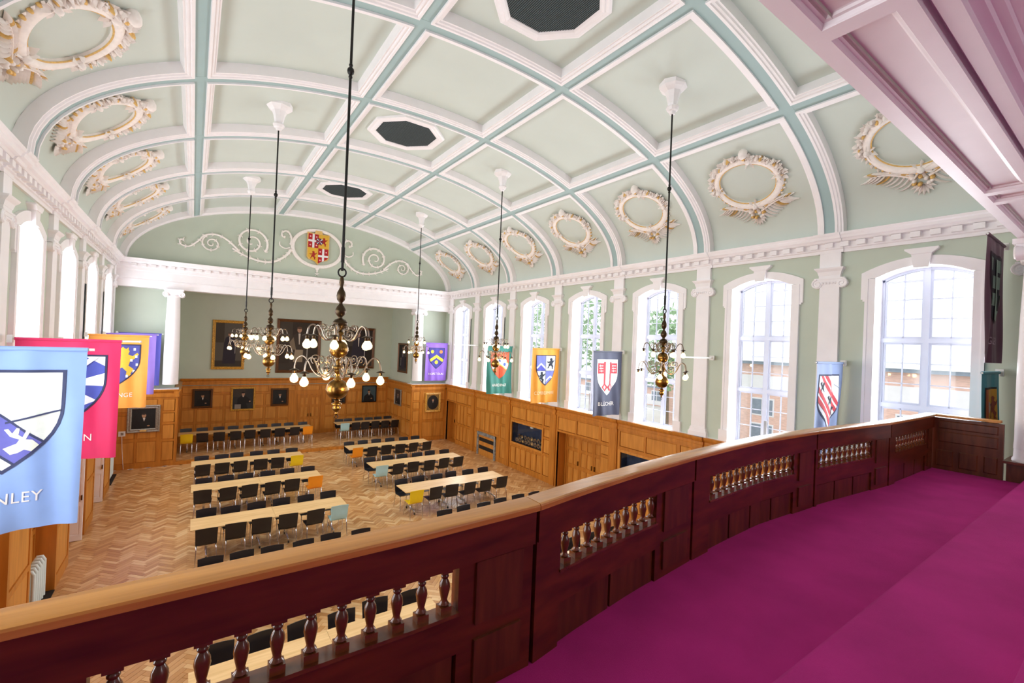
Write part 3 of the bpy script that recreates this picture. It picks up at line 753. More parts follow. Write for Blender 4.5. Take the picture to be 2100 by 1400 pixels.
# return of the parapet to the column
ret = MB(); ret.sweep([(p, q) for p, q in RP], lambda p, q: (XR-0.005+p, 1.28, q), lambda p, q: (XR-0.005+p, by(XR)+0.14, q)); ret.build('handrail', M_rail, par, smooth=22)
TRt = lambda u, v, n: (XR+0.03-n, u, v)
y0r, y1r = 1.25, by(XR)+0.05
MB().obox(TRt, y0r, y1r, GF, RT-0.05, -0.07, 0.0).build('return_wall', M_mahp, par)
for (ua, ub, va, vb) in ((y0r+0.05, y1r-0.08, 4.22, 4.34), (y0r+0.05, y1r-0.08, 4.02, 4.18), (y0r+0.05, 1.44, 3.66, 3.90), (1.50, 1.70, 3.66, 3.90), (1.76, 1.95, 3.66, 3.90)):
    MB().obox(TRt, ua, ub, va, vb, 0.0, 0.014, bev=0.012).build('panel', M_mahp, par)
gfl = MB(); bbox(gfl, XL-0.06, XR+0.06, -3.0, 0.10, GF-0.12, GF)
gfl.box(XL-0.06, 5.5, -5.6, -1.0, GF-0.12, GF-0.001)
tag(gfl.build('floor_gallery', M_carpet), 'magenta carpeted gallery floor behind the parapet', 'floor', kind='structure')
def tier(y, z0, z1, x1):
    pr = [(-5.6, z0), (y, z0), (y, z1-0.03), (y-0.008, z1-0.012), (y-0.03, z1), (-5.6, z1)]
    return MB().sweep(pr, lambda p, q: (XL, p, q), lambda p, q: (x1, p, q))
tag(tier(1.0, GF, 3.75, 5.45).build('gallery_step', M_carpet, smooth=40), 'magenta carpeted step rising behind the gallery walkway', 'step', kind='structure')
tag(tier(0.34, 3.75, 3.90, 5.45).build('gallery_step', M_carpet, smooth=40), 'upper magenta carpeted step nearest the viewer', 'step', kind='structure')
# gallery side, rear and upper closing walls
gw = MB().box(5.45, 5.6, -5.6, 0.95, GF-0.12, 7.4)
wgr = tag(gw.build('wall_gallery_right', M_white), 'white right wall of the gallery', 'wall', kind='structure')
MB().box(4.93, 5.45, 0.60, 1.22, GF-0.1, 3.85).build('wainscot_pier', M_mahp, wgr)
MB().box(4.86, 5.5, 0.56, 1.25, 3.85, 3.885).build('wainscot_cap', M_mah, wgr)
MB().box(5.43, 5.45, -5.6, 0.9, 3.75, 4.4).build('wainscot', M_mahp, wgr)
tag(MB().box(-7.0, 5.6, -5.7, -5.6, 3.4, 7.4).build('wall_gallery_back', M_white), 'white rear wall of the gallery', 'wall', kind='structure')
gwn = thing('window_15', 'unseen sash window added behind the gallery fill light', 'window', (0.6, -5.6, 0), kind='structure')  # unseen window, added only to account for the gallery fill light
fw_ = MB()
for (a, b, c, d) in ((-1.06, -0.98, 5.15, 6.85), (0.98, 1.06, 5.15, 6.85), (-0.98, 0.98, 5.15, 5.23), (-0.98, 0.98, 6.77, 6.85), (-0.03, 0.03, 5.23, 6.77)): fw_.box(a, b, 0.0, 0.05, c, d)
fw_.build('window_frame', M_white, gwn)
for (a, b) in ((-0.98, -0.03), (0.03, 0.98)): MB().quad((a, 0.01, 5.23), (b, 0.01, 5.23), (b, 0.01, 6.77), (a, 0.01, 6.77)).build('pane', M_glass, gwn)
tag(MB().box(-7.0, 5.6, -5.6, 0.62, 7.30, 7.4).build('ceiling_gallery', M_white), 'white plaster ceiling over the gallery seats', 'ceiling', kind='structure')
mb = MB(); n = 50
for i in range(n):
    a, b = vp(-SMAX+2*SMAX*i/n, 1.02, DEP), vp(-SMAX+2*SMAX*(i+1)/n, 1.02, DEP)
    mb.quad((a[0], a[1], 7.0), (b[0], b[1], 7.0), b, a)
tag(mb.build('wall_gallery_lunette', M_sage), 'arched sage wall above the gallery beam', 'wall', kind='structure')
tag(MB().box(-7.0, 7.0, 0.95, 1.05, -0.2, GF-0.1).build('wall_under_gallery', M_oak), 'oak wall closing the hall beneath the gallery', 'wall', kind='structure')
tag(MB().box(5.6, 7.0, 0.80, 0.90, 3.4, 8.0).build('wall_beside_gallery', M_sage), 'short sage wall between the gallery column and the side wall', 'wall', kind='structure')
# beam over the gallery front: frame with recessed soffit panels
BZ, BY0, BY1 = 6.97, 0.71, 1.17
TB = lambda u, v, n: (u, v, BZ+0.06-n)
edges = [-6.9, -5.6, -1.69, 2.22, 2.66, 6.88]
cells = []
for a, b in zip(edges, edges[1:]):
    cells.append((a+0.06, BY0+0.08, b-0.06, BY1-0.095))
beam = thing('gallery_beam', 'white panelled beam over the gallery front seen from below', 'beam', kind='structure')
bm_ = MB().box(-W, W, BY0, BY1, BZ+0.06, 7.95)
us = sorted({-W, W, *[c[0] for c in cells], *[c[2] for c in cells]})
for i in range(len(us)-1):
    inn = any(c[0] < (us[i]+us[i+1])/2 < c[2] for c in cells)
    if inn:
        bm_.obox(TB, us[i], us[i+1], BY0, BY0+0.08, 0, 0.06); bm_.obox(TB, us[i], us[i+1], BY1-0.095, BY1, 0, 0.06)
    else: bm_.obox(TB, us[i], us[i+1], BY0, BY1, 0, 0.06)
bm_.build('beam_body', M_white, beam)
for c in cells:
    p = MB(); pr = [(0, 0.058), (0.006, 0.05), (0.012, 0.03), (0.03, 0.026), (0.036, 0.012), (0.05, 0.006)]
    rows = []
    for d, h in pr: rows.append([TB(c[0]+d, c[1]+d, h), TB(c[2]-d, c[1]+d, h), TB(c[2]-d, c[3]-d, h), TB(c[0]+d, c[3]-d, h)])
    vs = [q for r in rows for q in r]; fs = []
    for i in range(len(pr)-1):
        for j in range(4): fs.append((4*i+j, 4*i+(j+1) % 4, 4*i+4+(j+1) % 4, 4*i+4+j))
    p.add(vs, fs).build('soffit_moulding', M_white, beam)
    MB().obox(TB, c[0]+0.04, c[2]-0.04, c[1]+0.04, c[3]-0.04, 0.0, 0.008).build('soffit_panel', M_white, beam)
CR2 = [(0.71, 7.06), (0.68, 7.06), (0.68, 7.0), (0.595, 7.0), (0.595, 7.06), (0.55, 7.075), (0.54, 7.10), (0.50, 7.11), (0.49, 7.13), (0.44, 7.14), (0.40, 7.17), (0.33, 7.18), (0.31, 7.21), (0.24, 7.22), (0.20, 7.26), (0.10, 7.27), (0.08, 7.31), (0.71, 7.31)]
MB().sweep(CR2, lambda p, q: (-W, p, q), lambda p, q: (5.45, p, q)).build('crown_moulding', M_white, beam)
column(5.13, 0.93, 3.885, 6.97, 'white ionic column at the right end of the gallery parapet', False)

# ------------------------------------------------------------------ plaster wreaths on the vault sides
SC = (S2+0.14+SMAX)/2-0.02       # arc position of a wreath's centre
def wreath_tree():
    root = thing('plaster_wreath', 'x', 'wreath')
    def Mp(u, v, h): return vp(SC+v, u, DEP-h)       # u along the hall, v down the vault, h off the surface
    def leaf(mb, u, v, ang, L, w, h, m=0, curl=0.0):
        c, s = math.cos(ang), math.sin(ang); pts = []
        ca, sa = math.cos(ang+curl), math.sin(ang+curl)
        mid = (u+c*L*0.5, v+s*L*0.5); tip = (mid[0]+ca*L*0.5, mid[1]+sa*L*0.5)
        vs = [(u, v, 0.02), (mid[0]-s*w, mid[1]+c*w, 0.02), (mid[0]+s*w, mid[1]-c*w, 0.02), (tip[0], tip[1], h*0.8), (mid[0], mid[1], h), (u, v, h*0.8)]
        mb.add([Mp(*q) for q in vs], [(0, 1, 4, 5), (0, 5, 4, 2), (1, 3, 4), (4, 3, 2)], m)
    def blob(mb, u, v, r, h, m=0, rv=None):
        b = MB().ball((u, v, h*0.35), r, rv or r, h, 8, 5); b.xf(lambda *q: Mp(*q)); mb.add(b.v, b.f, m)
    N = 48
    ring = MB(); prof = [(0.0, 0.0), (0.005, 0.05), (0.03, 0.085), (0.07, 0.10), (0.12, 0.085), (0.15, 0.045), (0.155, 0.0)]
    vs = []; fs = []
    for i in range(N):
        a = 2*PI*i/N
        for d, h in prof: vs.append(Mp((0.62+d)*math.cos(a), (0.50+d)*math.sin(a), h))
    k = len(prof)
    for i in range(N):
        j = (i+1) % N
        for q in range(k-1): fs.append((i*k+q, j*k+q, j*k+q+1, i*k+q+1))
    ring.add(vs, fs).build('ring', M_plaster, root, smooth=50)
    b = MB(); pts = [Mp(0.625*math.cos(2*PI*i/N), 0.505*math.sin(2*PI*i/N), 0.055) for i in range(N+1)]
    b.tube(pts, 0.013, 5); b.build('gilt_bead', M_gold, root, smooth=50)
    rnd = random.Random(3)
    gar = MB()
    for i in range(120):                                   # leafy garland round the upper half
        a = -PI*1.02+PI*1.08*i/119 + rnd.uniform(-0.03, 0.03); rr = rnd.uniform(0.10, 0.17)
        leaf(gar, (0.62+rr)*math.cos(a), (0.50+rr)*math.sin(a), a+rnd.uniform(-0.9, 0.9), rnd.uniform(0.10, 0.17), 0.032, rnd.uniform(0.06, 0.15), 0)
    for i in range(30):
        a = -PI+PI*i/29; rr = rnd.uniform(0.12, 0.21); blob(gar, (0.62+rr)*math.cos(a), (0.50+rr)*math.sin(a), rnd.uniform(0.025, 0.05), rnd.uniform(0.08, 0.14), 1 if i % 4 == 0 else 0)
    gar.build('garland', [M_plaster, M_gold], root, smooth=60)
    sw = MB()
    for i in range(16):                                   # gilt scroll beads on the lower half
        a = PI*0.08+PI*0.84*i/15; rr = 0.155
        blob(sw, (0.62+rr)*math.cos(a), (0.50+rr)*math.sin(a), 0.026, 0.05, 1); leaf(sw, (0.62+rr)*math.cos(a+0.04), (0.50+rr)*math.sin(a+0.04), a+0.9, 0.09, 0.025, 0.05, 0)
    sw.build('scroll_border', [M_plaster, M_gold], root, smooth=60)
    for a, s in ((0.05, 1), (PI-0.05, 1), (-PI*0.62, 1.2), (PI/2, 1.1)):   # masks / cartouche blocks
        mbk = MB(); cu, cv = (0.62+0.09)*math.cos(a), (0.50+0.09)*math.sin(a)
        blob(mbk, cu, cv, 0.06*s, 0.13, 0)
        for i in range(14): leaf(mbk, cu+0.03*math.cos(i*0.9), cv+0.03*math.sin(i*0.9), i*0.9, (0.16 if i % 2 else 0.11)*s, 0.03, 0.12, 0)
        mbk.build('cartouche', [M_plaster, M_gold], root, smooth=60)
    kn = MB(); blob(kn, -0.24, -0.76, 0.10, 0.15); kn.build('globe', M_plaster, root, smooth=60)
    for sg in (-1, 1):                                    # palm fronds under the wreath
        fr = MB(); cx, cy = sg*0.10, 0.72
        for i in range(10):
            t = i/9; bu, bv = cx+sg*0.62*t, cy-0.18*math.sin(t*PI*0.55)
            for up in (0, 1):
                L = (0.34-0.10*t) if not up else (0.22-0.06*t); an = R(58-20*t) if not up else -R(50-15*t)
                q = []; u_, v_ = bu, bv
                for j in range(6):
                    q.append((u_, v_)); a_ = an*(1-0.22*j); u_ += sg*math.cos(a_)*L/5; v_ += math.sin(a_)*L/5
                wd = [0.010, 0.020, 0.022, 0.018, 0.011, 0.002]; vs = []; fs = []
                for j, (x_, y_) in enumerate(q):
                    k2 = min(j, 4); dx, dy = q[k2+1][0]-q[k2][0], q[k2+1][1]-q[k2][1]; l_ = math.hypot(dx, dy); nx, ny = -dy/l_, dx/l_
                    h = 0.04+0.055*math.sin(PI*(j+1)/7)
                    vs += [Mp(x_-nx*wd[j], y_-ny*wd[j], 0.012), Mp(x_, y_, h), Mp(x_+nx*wd[j], y_+ny*wd[j], 0.012)]
                for j in range(5): fs += [(3*j, 3*j+1, 3*j+4, 3*j+3), (3*j+1, 3*j+2, 3*j+5, 3*j+4)]
                fr.add(vs, fs, 1 if (i*2+up) % 7 == 3 else 0)
        pts = [Mp(cx+sg*0.66*t/8, cy-0.18*math.sin(t/8*PI*0.55), 0.05) for t in range(9)]
        fr.tube(pts, [0.028*(1-0.7*t/8) for t in range(9)], 5)
        fr.build('palm_frond', [M_plaster, M_gold], root, smooth=60)
    pd = MB()
    for i in range(9): blob(pd, rnd.uniform(-0.16, 0.16), 0.74+rnd.uniform(-0.05, 0.12), 0.04, 0.09, 1 if i % 2 else 0)
    for i in range(7): leaf(pd, 0, 0.84, PI/2+(i-3)*0.42, 0.20, 0.035, 0.09, 0)
    pd.build('pendant', [M_plaster, M_gold], root, smooth=60)
    return root
wt = wreath_tree()
first = True
for sg, nm in ((1, 'right'), (-1, 'left')):
    for k in range(1, 8):
        if sg < 0 and k > 6: continue
        o = wt if first else copy_tree(wt); first = False
        o.location = (0, bayc(k), 0); o.scale = (sg, 1, 1)
        o['label'] = 'white and gilt oval plaster wreath on the %s vault, %s the stage' % (nm, ['next to', 'second from', 'third from', 'fourth from', 'fifth from', 'sixth from', 'seventh from'][k-1])
        o['group'] = 'oval plaster wreaths on the vault'

# ------------------------------------------------------------------ lunette ornament
TLn = lambda x, z, h: (x, Y0-0.002-h, z)
orn = thing('lunette_scrollwork', 'white plaster scrollwork with a red and gold coat of arms on the lunette wall', 'scrollwork', (0, Y0, 8.2))
def lun(mb, name, mat=M_plaster): 
    mb.v = [(v[0], v[1]-Y0, v[2]-8.2) for v in mb.v]; return mb.build(name, mat, orn, smooth=50)
ov = MB(); N = 56; vs = []; fs = []; pr = [(0, 0), (0.01, 0.05), (0.07, 0.08), (0.14, 0.06), (0.16, 0)]
for i in range(N):
    a = 2*PI*i/N; wob = 1+0.012*math.sin(a*14)
    for d, h in pr: vs.append(TLn((0.97+d*wob)*math.cos(a)+0.06, (0.74+d*wob)*math.sin(a)+9.20, h))
for i in range(N):
    j = (i+1) % N
    for q in range(4): fs.append((i*5+q, j*5+q, j*5+q+1, i*5+q+1))
ov.add(vs, fs); lun(ov, 'oval_wreath')
def scroll_side(sg):
    mb = MB()
    def sp(cx, cz, r, turns, dirn, a0, wd, n=40):
        pts = spiral(cx, cz, r, turns, n, dirn, a0); mb.tube([TLn(sg*p+0.06, q, 0.03) for p, q in pts], [wd*(1-0.45*i/n) for i in range(n+1)], 5); return pts
    def arc(pts, wd):
        P2 = []; n = 8; L = len(pts)
        for i in range(L-1):
            p0, p1, p2, p3 = pts[max(0, i-1)], pts[i], pts[i+1], pts[min(L-1, i+2)]
            for j in range(n):
                t = j/n
                P2.append(tuple(0.5*((2*p1[c])+(-p0[c]+p2[c])*t+(2*p0[c]-5*p1[c]+4*p2[c]-p3[c])*t*t+(-p0[c]+3*p1[c]-3*p2[c]+p3[c])*t**3) for c in (0, 1)))
        P2.append(pts[-1]); n = len(P2)
        mb.tube([TLn(sg*p+0.06, q, 0.03) for p, q in P2], [wd*(1-0.4*i/n) for i in range(n)], 5); return P2
    rnd = random.Random(5)
    def leaves(P2, every, L):
        for i in range(0, len(P2)-1, every):
            p, q = P2[i]; a = math.atan2(P2[i+1][1]-q, P2[i+1][0]-p)
            for s2 in (-1, 1):
                an = a+s2*0.8; c, s_ = math.cos(an), math.sin(an); w = 0.03
                v = [(p, q, 0.01), (p+c*L*0.5-s_*w, q+s_*L*0.5+c*w, 0.01), (p+c*L*0.5+s_*w, q+s_*L*0.5-c*w, 0.01), (p+c*L, q+s_*L, 0.03), (p+c*L*0.5, q+s_*L*0.5, 0.06)]
                mb.add([TLn(sg*x+0.06, z, h) for x, z, h in v], [(0, 1, 4), (0, 4, 2), (1, 3, 4), (4, 3, 2)])
    a1 = arc([(1.10, 9.00), (1.30, 8.70), (1.75, 8.38), (2.30, 8.33), (2.90, 8.50), (3.30, 8.72)], 0.062); leaves(a1, 4, 0.17)
    s1 = sp(2.62, 9.08, 0.62, 1.9, -1, R(215), 0.05, 60); leaves(s1[:34], 4, 0.15)
    a2 = arc([(3.05, 8.62), (3.45, 9.00), (3.85, 9.18), (4.25, 9.10), (4.45, 8.85), (4.75, 8.58), (5.02, 8.62), (5.05, 8.80), (4.92, 8.82)], 0.045); leaves(a2, 6, 0.12)
    s2 = sp(4.02, 8.80, 0.34, 1.7, -1, R(60), 0.035, 44); leaves(s2[:26], 5, 0.10)
    a3 = arc([(1.12, 9.20), (1.12, 9.55), (1.28, 9.78), (1.48, 9.70), (1.46, 9.52), (1.34, 9.52)], 0.045); leaves(a3, 7, 0.10)
    a4 = arc([(1.15, 9.08), (1.35, 9.02), (1.55, 9.12), (1.56, 9.28)], 0.035)
    return mb
for sg in (-1, 1): lun(scroll_side(sg), 'scroll')
pen = MB(); pen.ball(TLn(0.06, 8.30, 0.03), 0.09, 0.05, 0.09); pen.ball(TLn(0.06, 8.18, 0.02), 0.05, 0.03, 0.05)
for i in range(5):
    a = PI/2+i*2*PI/5; pen.tube([TLn(0.06, 8.05, 0.02), TLn(0.06+0.10*math.cos(a), 8.05+0.10*math.sin(a), 0.02)], [0.03, 0.008], 5)
lun(pen, 'pendant_star')

# ------------------------------------------------------------------ flat emblem printing helpers
def clip(poly, conv):
    out = list(poly); n = len(conv)
    area = sum(conv[i][0]*conv[(i+1) % n][1]-conv[(i+1) % n][0]*conv[i][1] for i in range(n))
    for i in range(n):
        (ax, ay), (bx, by_) = conv[i], conv[(i+1) % n]
        def ins(p): return ((bx-ax)*(p[1]-ay)-(by_-ay)*(p[0]-ax))*(1 if area > 0 else -1) >= -1e-9
        inp = out; out = []
        for j in range(len(inp)):
            p, q = inp[j], inp[(j+1) % len(inp)]
            if ins(p): out.append(p)
            if ins(p) != ins(q):
                d = (bx-ax)*(q[1]-p[1])-(by_-ay)*(q[0]-p[0])
                t = ((bx-ax)*(ay-p[1])-(by_-ay)*(ax-p[0]))/d if abs(d) > 1e-12 else 0
                out.append((p[0]+(q[0]-p[0])*t, p[1]+(q[1]-p[1])*t))
        if not out: return []
    return out
def tess(poly, L):
    bm = bmesh.new(); 
    try:
        vs = [bm.verts.new((x, y, 0)) for x, y in poly]; f = bm.faces.new(vs)
    except ValueError:
        bm.free(); return [], []
    bmesh.ops.triangulate(bm, faces=[f])
    for _ in range(6):
        es = [e for e in bm.edges if e.calc_length() > L]
        if not es: break
        bmesh.ops.subdivide_edges(bm, edges=es, cuts=1); bmesh.ops.triangulate(bm, faces=[g for g in bm.faces if len(g.verts) > 3])
    bm.verts.index_update(); V = [(v.co.x, v.co.y) for v in bm.verts]; F = [tuple(v.index for v in g.verts) for g in bm.faces]; bm.free()
    return V, F
PM = {}
def pm(h, rough=0.75):
    if h not in PM: PM[h] = P('print_'+h, h, rough, var=0.04, scale=20)
    return PM[h]
def emblem(polys, mapf, name, parent, L=0.045, OFF=0.003):
    mb = MB(); mats = []
    for lay, (h, poly) in enumerate(polys):
        if len(poly) < 3: continue
        if h not in mats: mats.append(h)
        V, F = tess(poly, L); mb.add([mapf(u, v, OFF+0.0012*lay) for u, v in V], F, mats.index(h))
    return mb.build(name, [pm(h) for h in mats], parent)
def disc(cx, cy, r, n=14, ry=None): return [(cx+r*math.cos(2*PI*i/n), cy+(ry or r)*math.sin(2*PI*i/n)) for i in range(n)]
def rect(a, b, c, d): return [(a, b), (c, b), (c, d), (a, d)]
def heater(w, h, cx=0, top=0):
    pts = [(cx-w/2, top), (cx+w/2, top)]
    for t in (0.0, 0.15, 0.3, 0.45, 0.6, 0.75, 0.9): pts.append((cx+w/2*(1-t**2.2), top-h*0.35-h*0.65*t))
    pts.append((cx, top-h))
    for t in (0.9, 0.75, 0.6, 0.45, 0.3, 0.15, 0.0): pts.append((cx-w/2*(1-t**2.2), top-h*0.35-h*0.65*t))
    return pts
LION = [(-.10, .42), (.06, .48), (.18, .40), (.14, .28), (.26, .22), (.38, .34), (.42, .28), (.30, .12), (.20, .06), (.16, -.10), (.30, -.22), (.22, -.38), (.32, -.46), (.10, -.46), (.12, -.30), (.00, -.16), (-.14, -.24), (-.20, -.40), (-.34, -.44), (-.22, -.26), (-.18, -.06), (-.06, .08), (-.24, .04), (-.38, .12), (-.36, .18), (-.22, .14), (-.04, .22)]
def lion(cx, cy, s, fl=1): return [(cx+fl*x*s, cy+y*s) for x, y in LION]
FLEUR = [(0, .5), (.12, .25), (.06, .05), (.22, .22), (.40, .12), (.38, -.05), (.26, .02), (.08, -.12), (.22, -.28), (.06, -.24), (0, -.45), (-.06, -.24), (-.22, -.28), (-.08, -.12), (-.26, .02), (-.38, -.05), (-.40, .12), (-.22, .22), (-.06, .05), (-.12, .25)]
def fleur(cx, cy, s): return [(cx+x*s, cy+y*s) for x, y in FLEUR]
def text_polys_mesh(txt, size):
    cu = bpy.data.curves.new('lettering', 'FONT'); cu.body = txt; cu.size = size; cu.align_x = 'CENTER'; cu.align_y = 'CENTER'
    cu.resolution_u = 3; cu.space_character = 1.05
    o = bpy.data.objects.new('tmp', cu); col.objects.link(o); dg = bpy.context.evaluated_depsgraph_get()
    me = bpy.data.meshes.new_from_object(o.evaluated_get(dg)); bpy.data.objects.remove(o); bpy.data.curves.remove(cu)
    bm = bmesh.new(); bm.from_mesh(me); bpy.data.meshes.remove(me)
    bmesh.ops.triangulate(bm, faces=bm.faces)
    for _ in range(4):
        es = [e for e in bm.edges if e.calc_length() > 0.05]
        if not es: break
        bmesh.ops.subdivide_edges(bm, edges=es, cuts=1); bmesh.ops.triangulate(bm, faces=[g for g in bm.faces if len(g.verts) > 3])
    bm.verts.index_update(); V = [(v.co.x, v.co.y) for v in bm.verts]; F = [tuple(v.index for v in g.verts) for g in bm.faces]; bm.free()
    return V, F

# coat of arms on the lunette
AO = Vector((0.06, -0.02, 0.27))
SHP = [(-0.47, 1.42), (-0.16, 1.40), (-0.13, 1.53), (0.14, 1.53), (0.17, 1.38), (0.47, 1.40), (0.47, 0.32), (0.40, 0.22), (0.12, 0.14), (0.0, 0.0), (-0.12, 0.14), (-0.40, 0.22), (-0.47, 0.32)]
mb = MB(); n = len(SHP); mb.add([(x, 0.0, z) for x, z in SHP]+[(x, -0.07, z) for x, z in SHP], [tuple(range(n)), tuple(reversed(range(n, 2*n)))]+[(i, (i+1) % n, n+(i+1) % n, n+i) for i in range(n)])
arms = mb.build('shield', M_gold, orn); arms.location = AO; tag(arms, 'red and gold quartered coat of arms')
CV = [(-0.43, 1.36), (0.43, 1.36), (0.43, 0.34), (0.36, 0.26), (0.0, 0.06), (-0.36, 0.26), (-0.43, 0.34)]
pl = []
for (x0, z0, t) in ((-0.43, 0.74, 'r'), (0.0, 0.74, 'g'), (-0.43, 0.06, 'g'), (0.0, 0.06, 'r')):
    x1, z1 = x0+0.43, z0+(0.62 if z0 > 0.5 else 0.68); pl.append(('B3161F' if t == 'r' else 'E2B23A', clip(rect(x0, z0, x1, z1), CV)))
    cx, cz = (x0+x1)/2, (z0+z1)/2
    if t == 'r':
        pl.append(('F1EDEE', clip(rect(cx-0.045, z0, cx+0.045, z1), CV))); pl.append(('F1EDEE', clip(rect(x0, cz-0.045, x1, cz+0.045), CV)))
        for sx in (-1, 1):
            for sz in (-1, 1): pl.append(('F3B7B5', clip(disc(cx+sx*0.13, cz+sz*0.19, 0.035, 8), CV)))
    else: pl.append(('A8231C', clip(lion(cx, cz, 0.40), CV)))
pl.append(('2B2F55', disc(0.04, 1.05, 0.15, 12)))
for i in range(8):
    a = i*PI/4; pl.append(('F1EDEE' if i % 2 else 'C8202B', [(0.04, 1.05), (0.04+0.15*math.cos(a-0.16), 1.05+0.15*math.sin(a-0.16)), (0.04+0.15*math.cos(a+0.16), 1.05+0.15*math.sin(a+0.16))]))
emblem(pl, lambda u, v, h: (u, -0.07-h, v), 'arms_painting', arms, L=2)
# ------------------------------------------------------------------ chandeliers
def chandelier_tree():
    root = thing('chandelier', 'x', 'chandelier')         # origin: floor point below it, all heights in world z
    cz = vp(3.05, 0, DEP)[2]
    rose = MB()
    def oct_l(prof): 
        m0 = len(rose.v); rose.lathe(prof, 8)
    zt = 10.46
    oct_l([(0.27, zt+0.02), (0.27, zt-0.08), (0.23, zt-0.12), (0.16, zt-0.17), (0.12, zt-0.27), (0.095, zt-0.40), (0.08, zt-0.45)])
    rose.lathe([(0.115, zt-0.45), (0.125, zt-0.48), (0.10, zt-0.53), (0.07, zt-0.55), (0.05, zt-0.60)], 12)
    rose.build('ceiling_rose', M_white, root)
    rod = MB(); rod.tube([(0, 0, zt-0.58), (0, 0, 6.02)], 0.016, 8); rod.ball((0, 0, 8.40), 0.042, 0.042, 0.05); rod.ball((0, 0, 8.33), 0.024); rod.ball((0, 0, 8.47), 0.024)
    rod.lathe([(0.022, 6.12), (0.022, 6.30)], 8)
    rod.build('hanging_rod', M_iron, root, smooth=40)
    hook = MB(); hook.tube([(0.045*math.cos(a), 0, 6.0+0.05*math.sin(a)) for a in [2*PI*i/14 for i in range(15)]], 0.010, 6); hook.build('hook_ring', M_iron, root, smooth=50)
    def bl(z, r, k=7): return [(max(0.012, r*math.cos(-PI/2+PI*i/k)), z+r*1.0*math.sin(-PI/2+PI*i/k)) for i in range(k+1)]
    up = [(0.012, 5.96), (0.022, 5.93), (0.030, 5.88), (0.018, 5.83), (0.028, 5.80), (0.045, 5.765), (0.054, 5.72), (0.045, 5.675), (0.02, 5.645), (0.022, 5.62), (0.040, 5.60), (0.062, 5.555), (0.064, 5.53), (0.045, 5.495), (0.025, 5.475), (0.028, 5.455), (0.060, 5.44), (0.086, 5.405), (0.086, 5.39), (0.06, 5.345), (0.03, 5.325), (0.026, 5.30)]
    MB().lathe(up, 20).build('upper_stem', M_brassd, root, smooth=50)
    body = MB()
    body.lathe([(0.026, 5.31), (0.05, 5.285), (0.05, 5.265), (0.03, 5.25), (0.034, 5.22), (0.026, 5.19)]+[(0.107*math.cos(a), 5.088+0.105*math.sin(a)) for a in [PI/2*0.84-PI*0.92*i/10 for i in range(11)]]+[(0.028, 4.96), (0.036, 4.94), (0.026, 4.92), (0.030, 4.90), (0.058, 4.885), (0.062, 4.865), (0.045, 4.85), (0.05, 4.83), (0.026, 4.80), (0.024, 4.76), (0.05, 4.735)]+[(0.128*math.cos(a), 4.615+0.122*math.sin(a)) for a in [PI/2*0.74-PI*0.86*i/10 for i in range(11)]]+[(0.034, 4.485), (0.03, 4.465), (0.055, 4.45), (0.058, 4.44), (0.028, 4.425), (0.046, 4.40), (0.048, 4.385), (0.03, 4.355), (0.012, 4.345), (0.02, 4.33), (0.008, 4.31)], 24)
    body.lathe([(0.112, 5.085), (0.112, 5.079), (0.10, 5.079)], 24); body.lathe([(0.133, 4.618), (0.133, 4.61), (0.12, 4.61)], 24)
    body.build('body', M_brass, root, smooth=50)
    pn = MB(); pn.tube([(0.022*math.cos(a), 0, 4.29+0.022*math.sin(a)) for a in [2*PI*i/10 for i in range(11)]], 0.005, 5); pn.build('end_ring', M_brassd, root)
    def arm(r_s, z_s, sc_, zdrop):
        mb = MB()
        ctrl = [(0.045, 0.0), (0.10, -0.055), (0.17, -0.075), (0.235, -0.02), (0.275, 0.06), (0.325, 0.11), (0.375, 0.085), (0.395, 0.02), (0.397, -0.02)]
        pts = []; L = len(ctrl)
        for i in range(L-1):
            p0, p1, p2, p3 = ctrl[max(0, i-1)], ctrl[i], ctrl[i+1], ctrl[min(L-1, i+2)]
            for j in range(4):
                t = j/4; pts.append(tuple(0.5*((2*p1[c])+(-p0[c]+p2[c])*t+(2*p0[c]-5*p1[c]+4*p2[c]-p3[c])*t*t+(-p0[c]+3*p1[c]-3*p2[c]+p3[c])*t**3) for c in (0, 1)))
        pts.append(ctrl[-1])
        mb.tube([(p*sc_, 0, z_s+q*sc_) for p, q in pts], 0.009, 6)
        for (cx, cz_, r, a0, d) in ((0.135, 0.0, 0.065, R(-100), 1), (0.205, 0.085, 0.05, R(-60), 1), (0.10, 0.075, 0.045, R(200), -1)):
            sp = spiral(cx, cz_, r, 1.5, 22, d, a0); mb.tube([(p*sc_, 0, z_s+q*sc_) for p, q in sp], 0.006, 5)
        return mb, 0.397*sc_, z_s-0.02*sc_
    for tier_, (zs, scl, a0) in enumerate(((5.265, 0.93, R(8)), (4.86, 1.24, R(32)))):
        mb, rx, rz = arm(0, zs, scl, 0); am = mb.mesh('arm', M_steel, 50)
        sh = MB().lathe([(0.014, 0.012), (0.030, 0.006), (0.052, -0.006), (0.054, -0.010), (0.02, -0.008), (0.018, -0.045), (0.012, -0.05)], 14, (rx, 0, rz)).mesh('lamp_cap', M_brassd, 50)
        bu = MB().lathe([(0.014, -0.035), (0.018, -0.05), (0.034, -0.075), (0.046, -0.100), (0.046, -0.124), (0.032, -0.146), (0.010, -0.156)], 12, (rx, 0, rz)).mesh('bulb', M_bulb, 60)
        for i in range(6):
            a = mk('arm', am, root, (0, 0, 0), a0+i*PI/3); mk('lamp_cap', sh, a); mk('bulb', bu, a)
    for i in range(3):
        l = bpy.data.lights.new('bulb_light', 'POINT'); l.energy = 11; l.color = (1.0, 0.66, 0.32); l.shadow_soft_size = 0.06
        lo = bpy.data.objects.new('bulb_light', l); col.objects.link(lo); lo.parent = root; a = R(62)+i*2*PI/3; lo.location = (0.44*math.cos(a), 0.44*math.sin(a), 4.66)
    return root
ch = chandelier_tree(); first = True
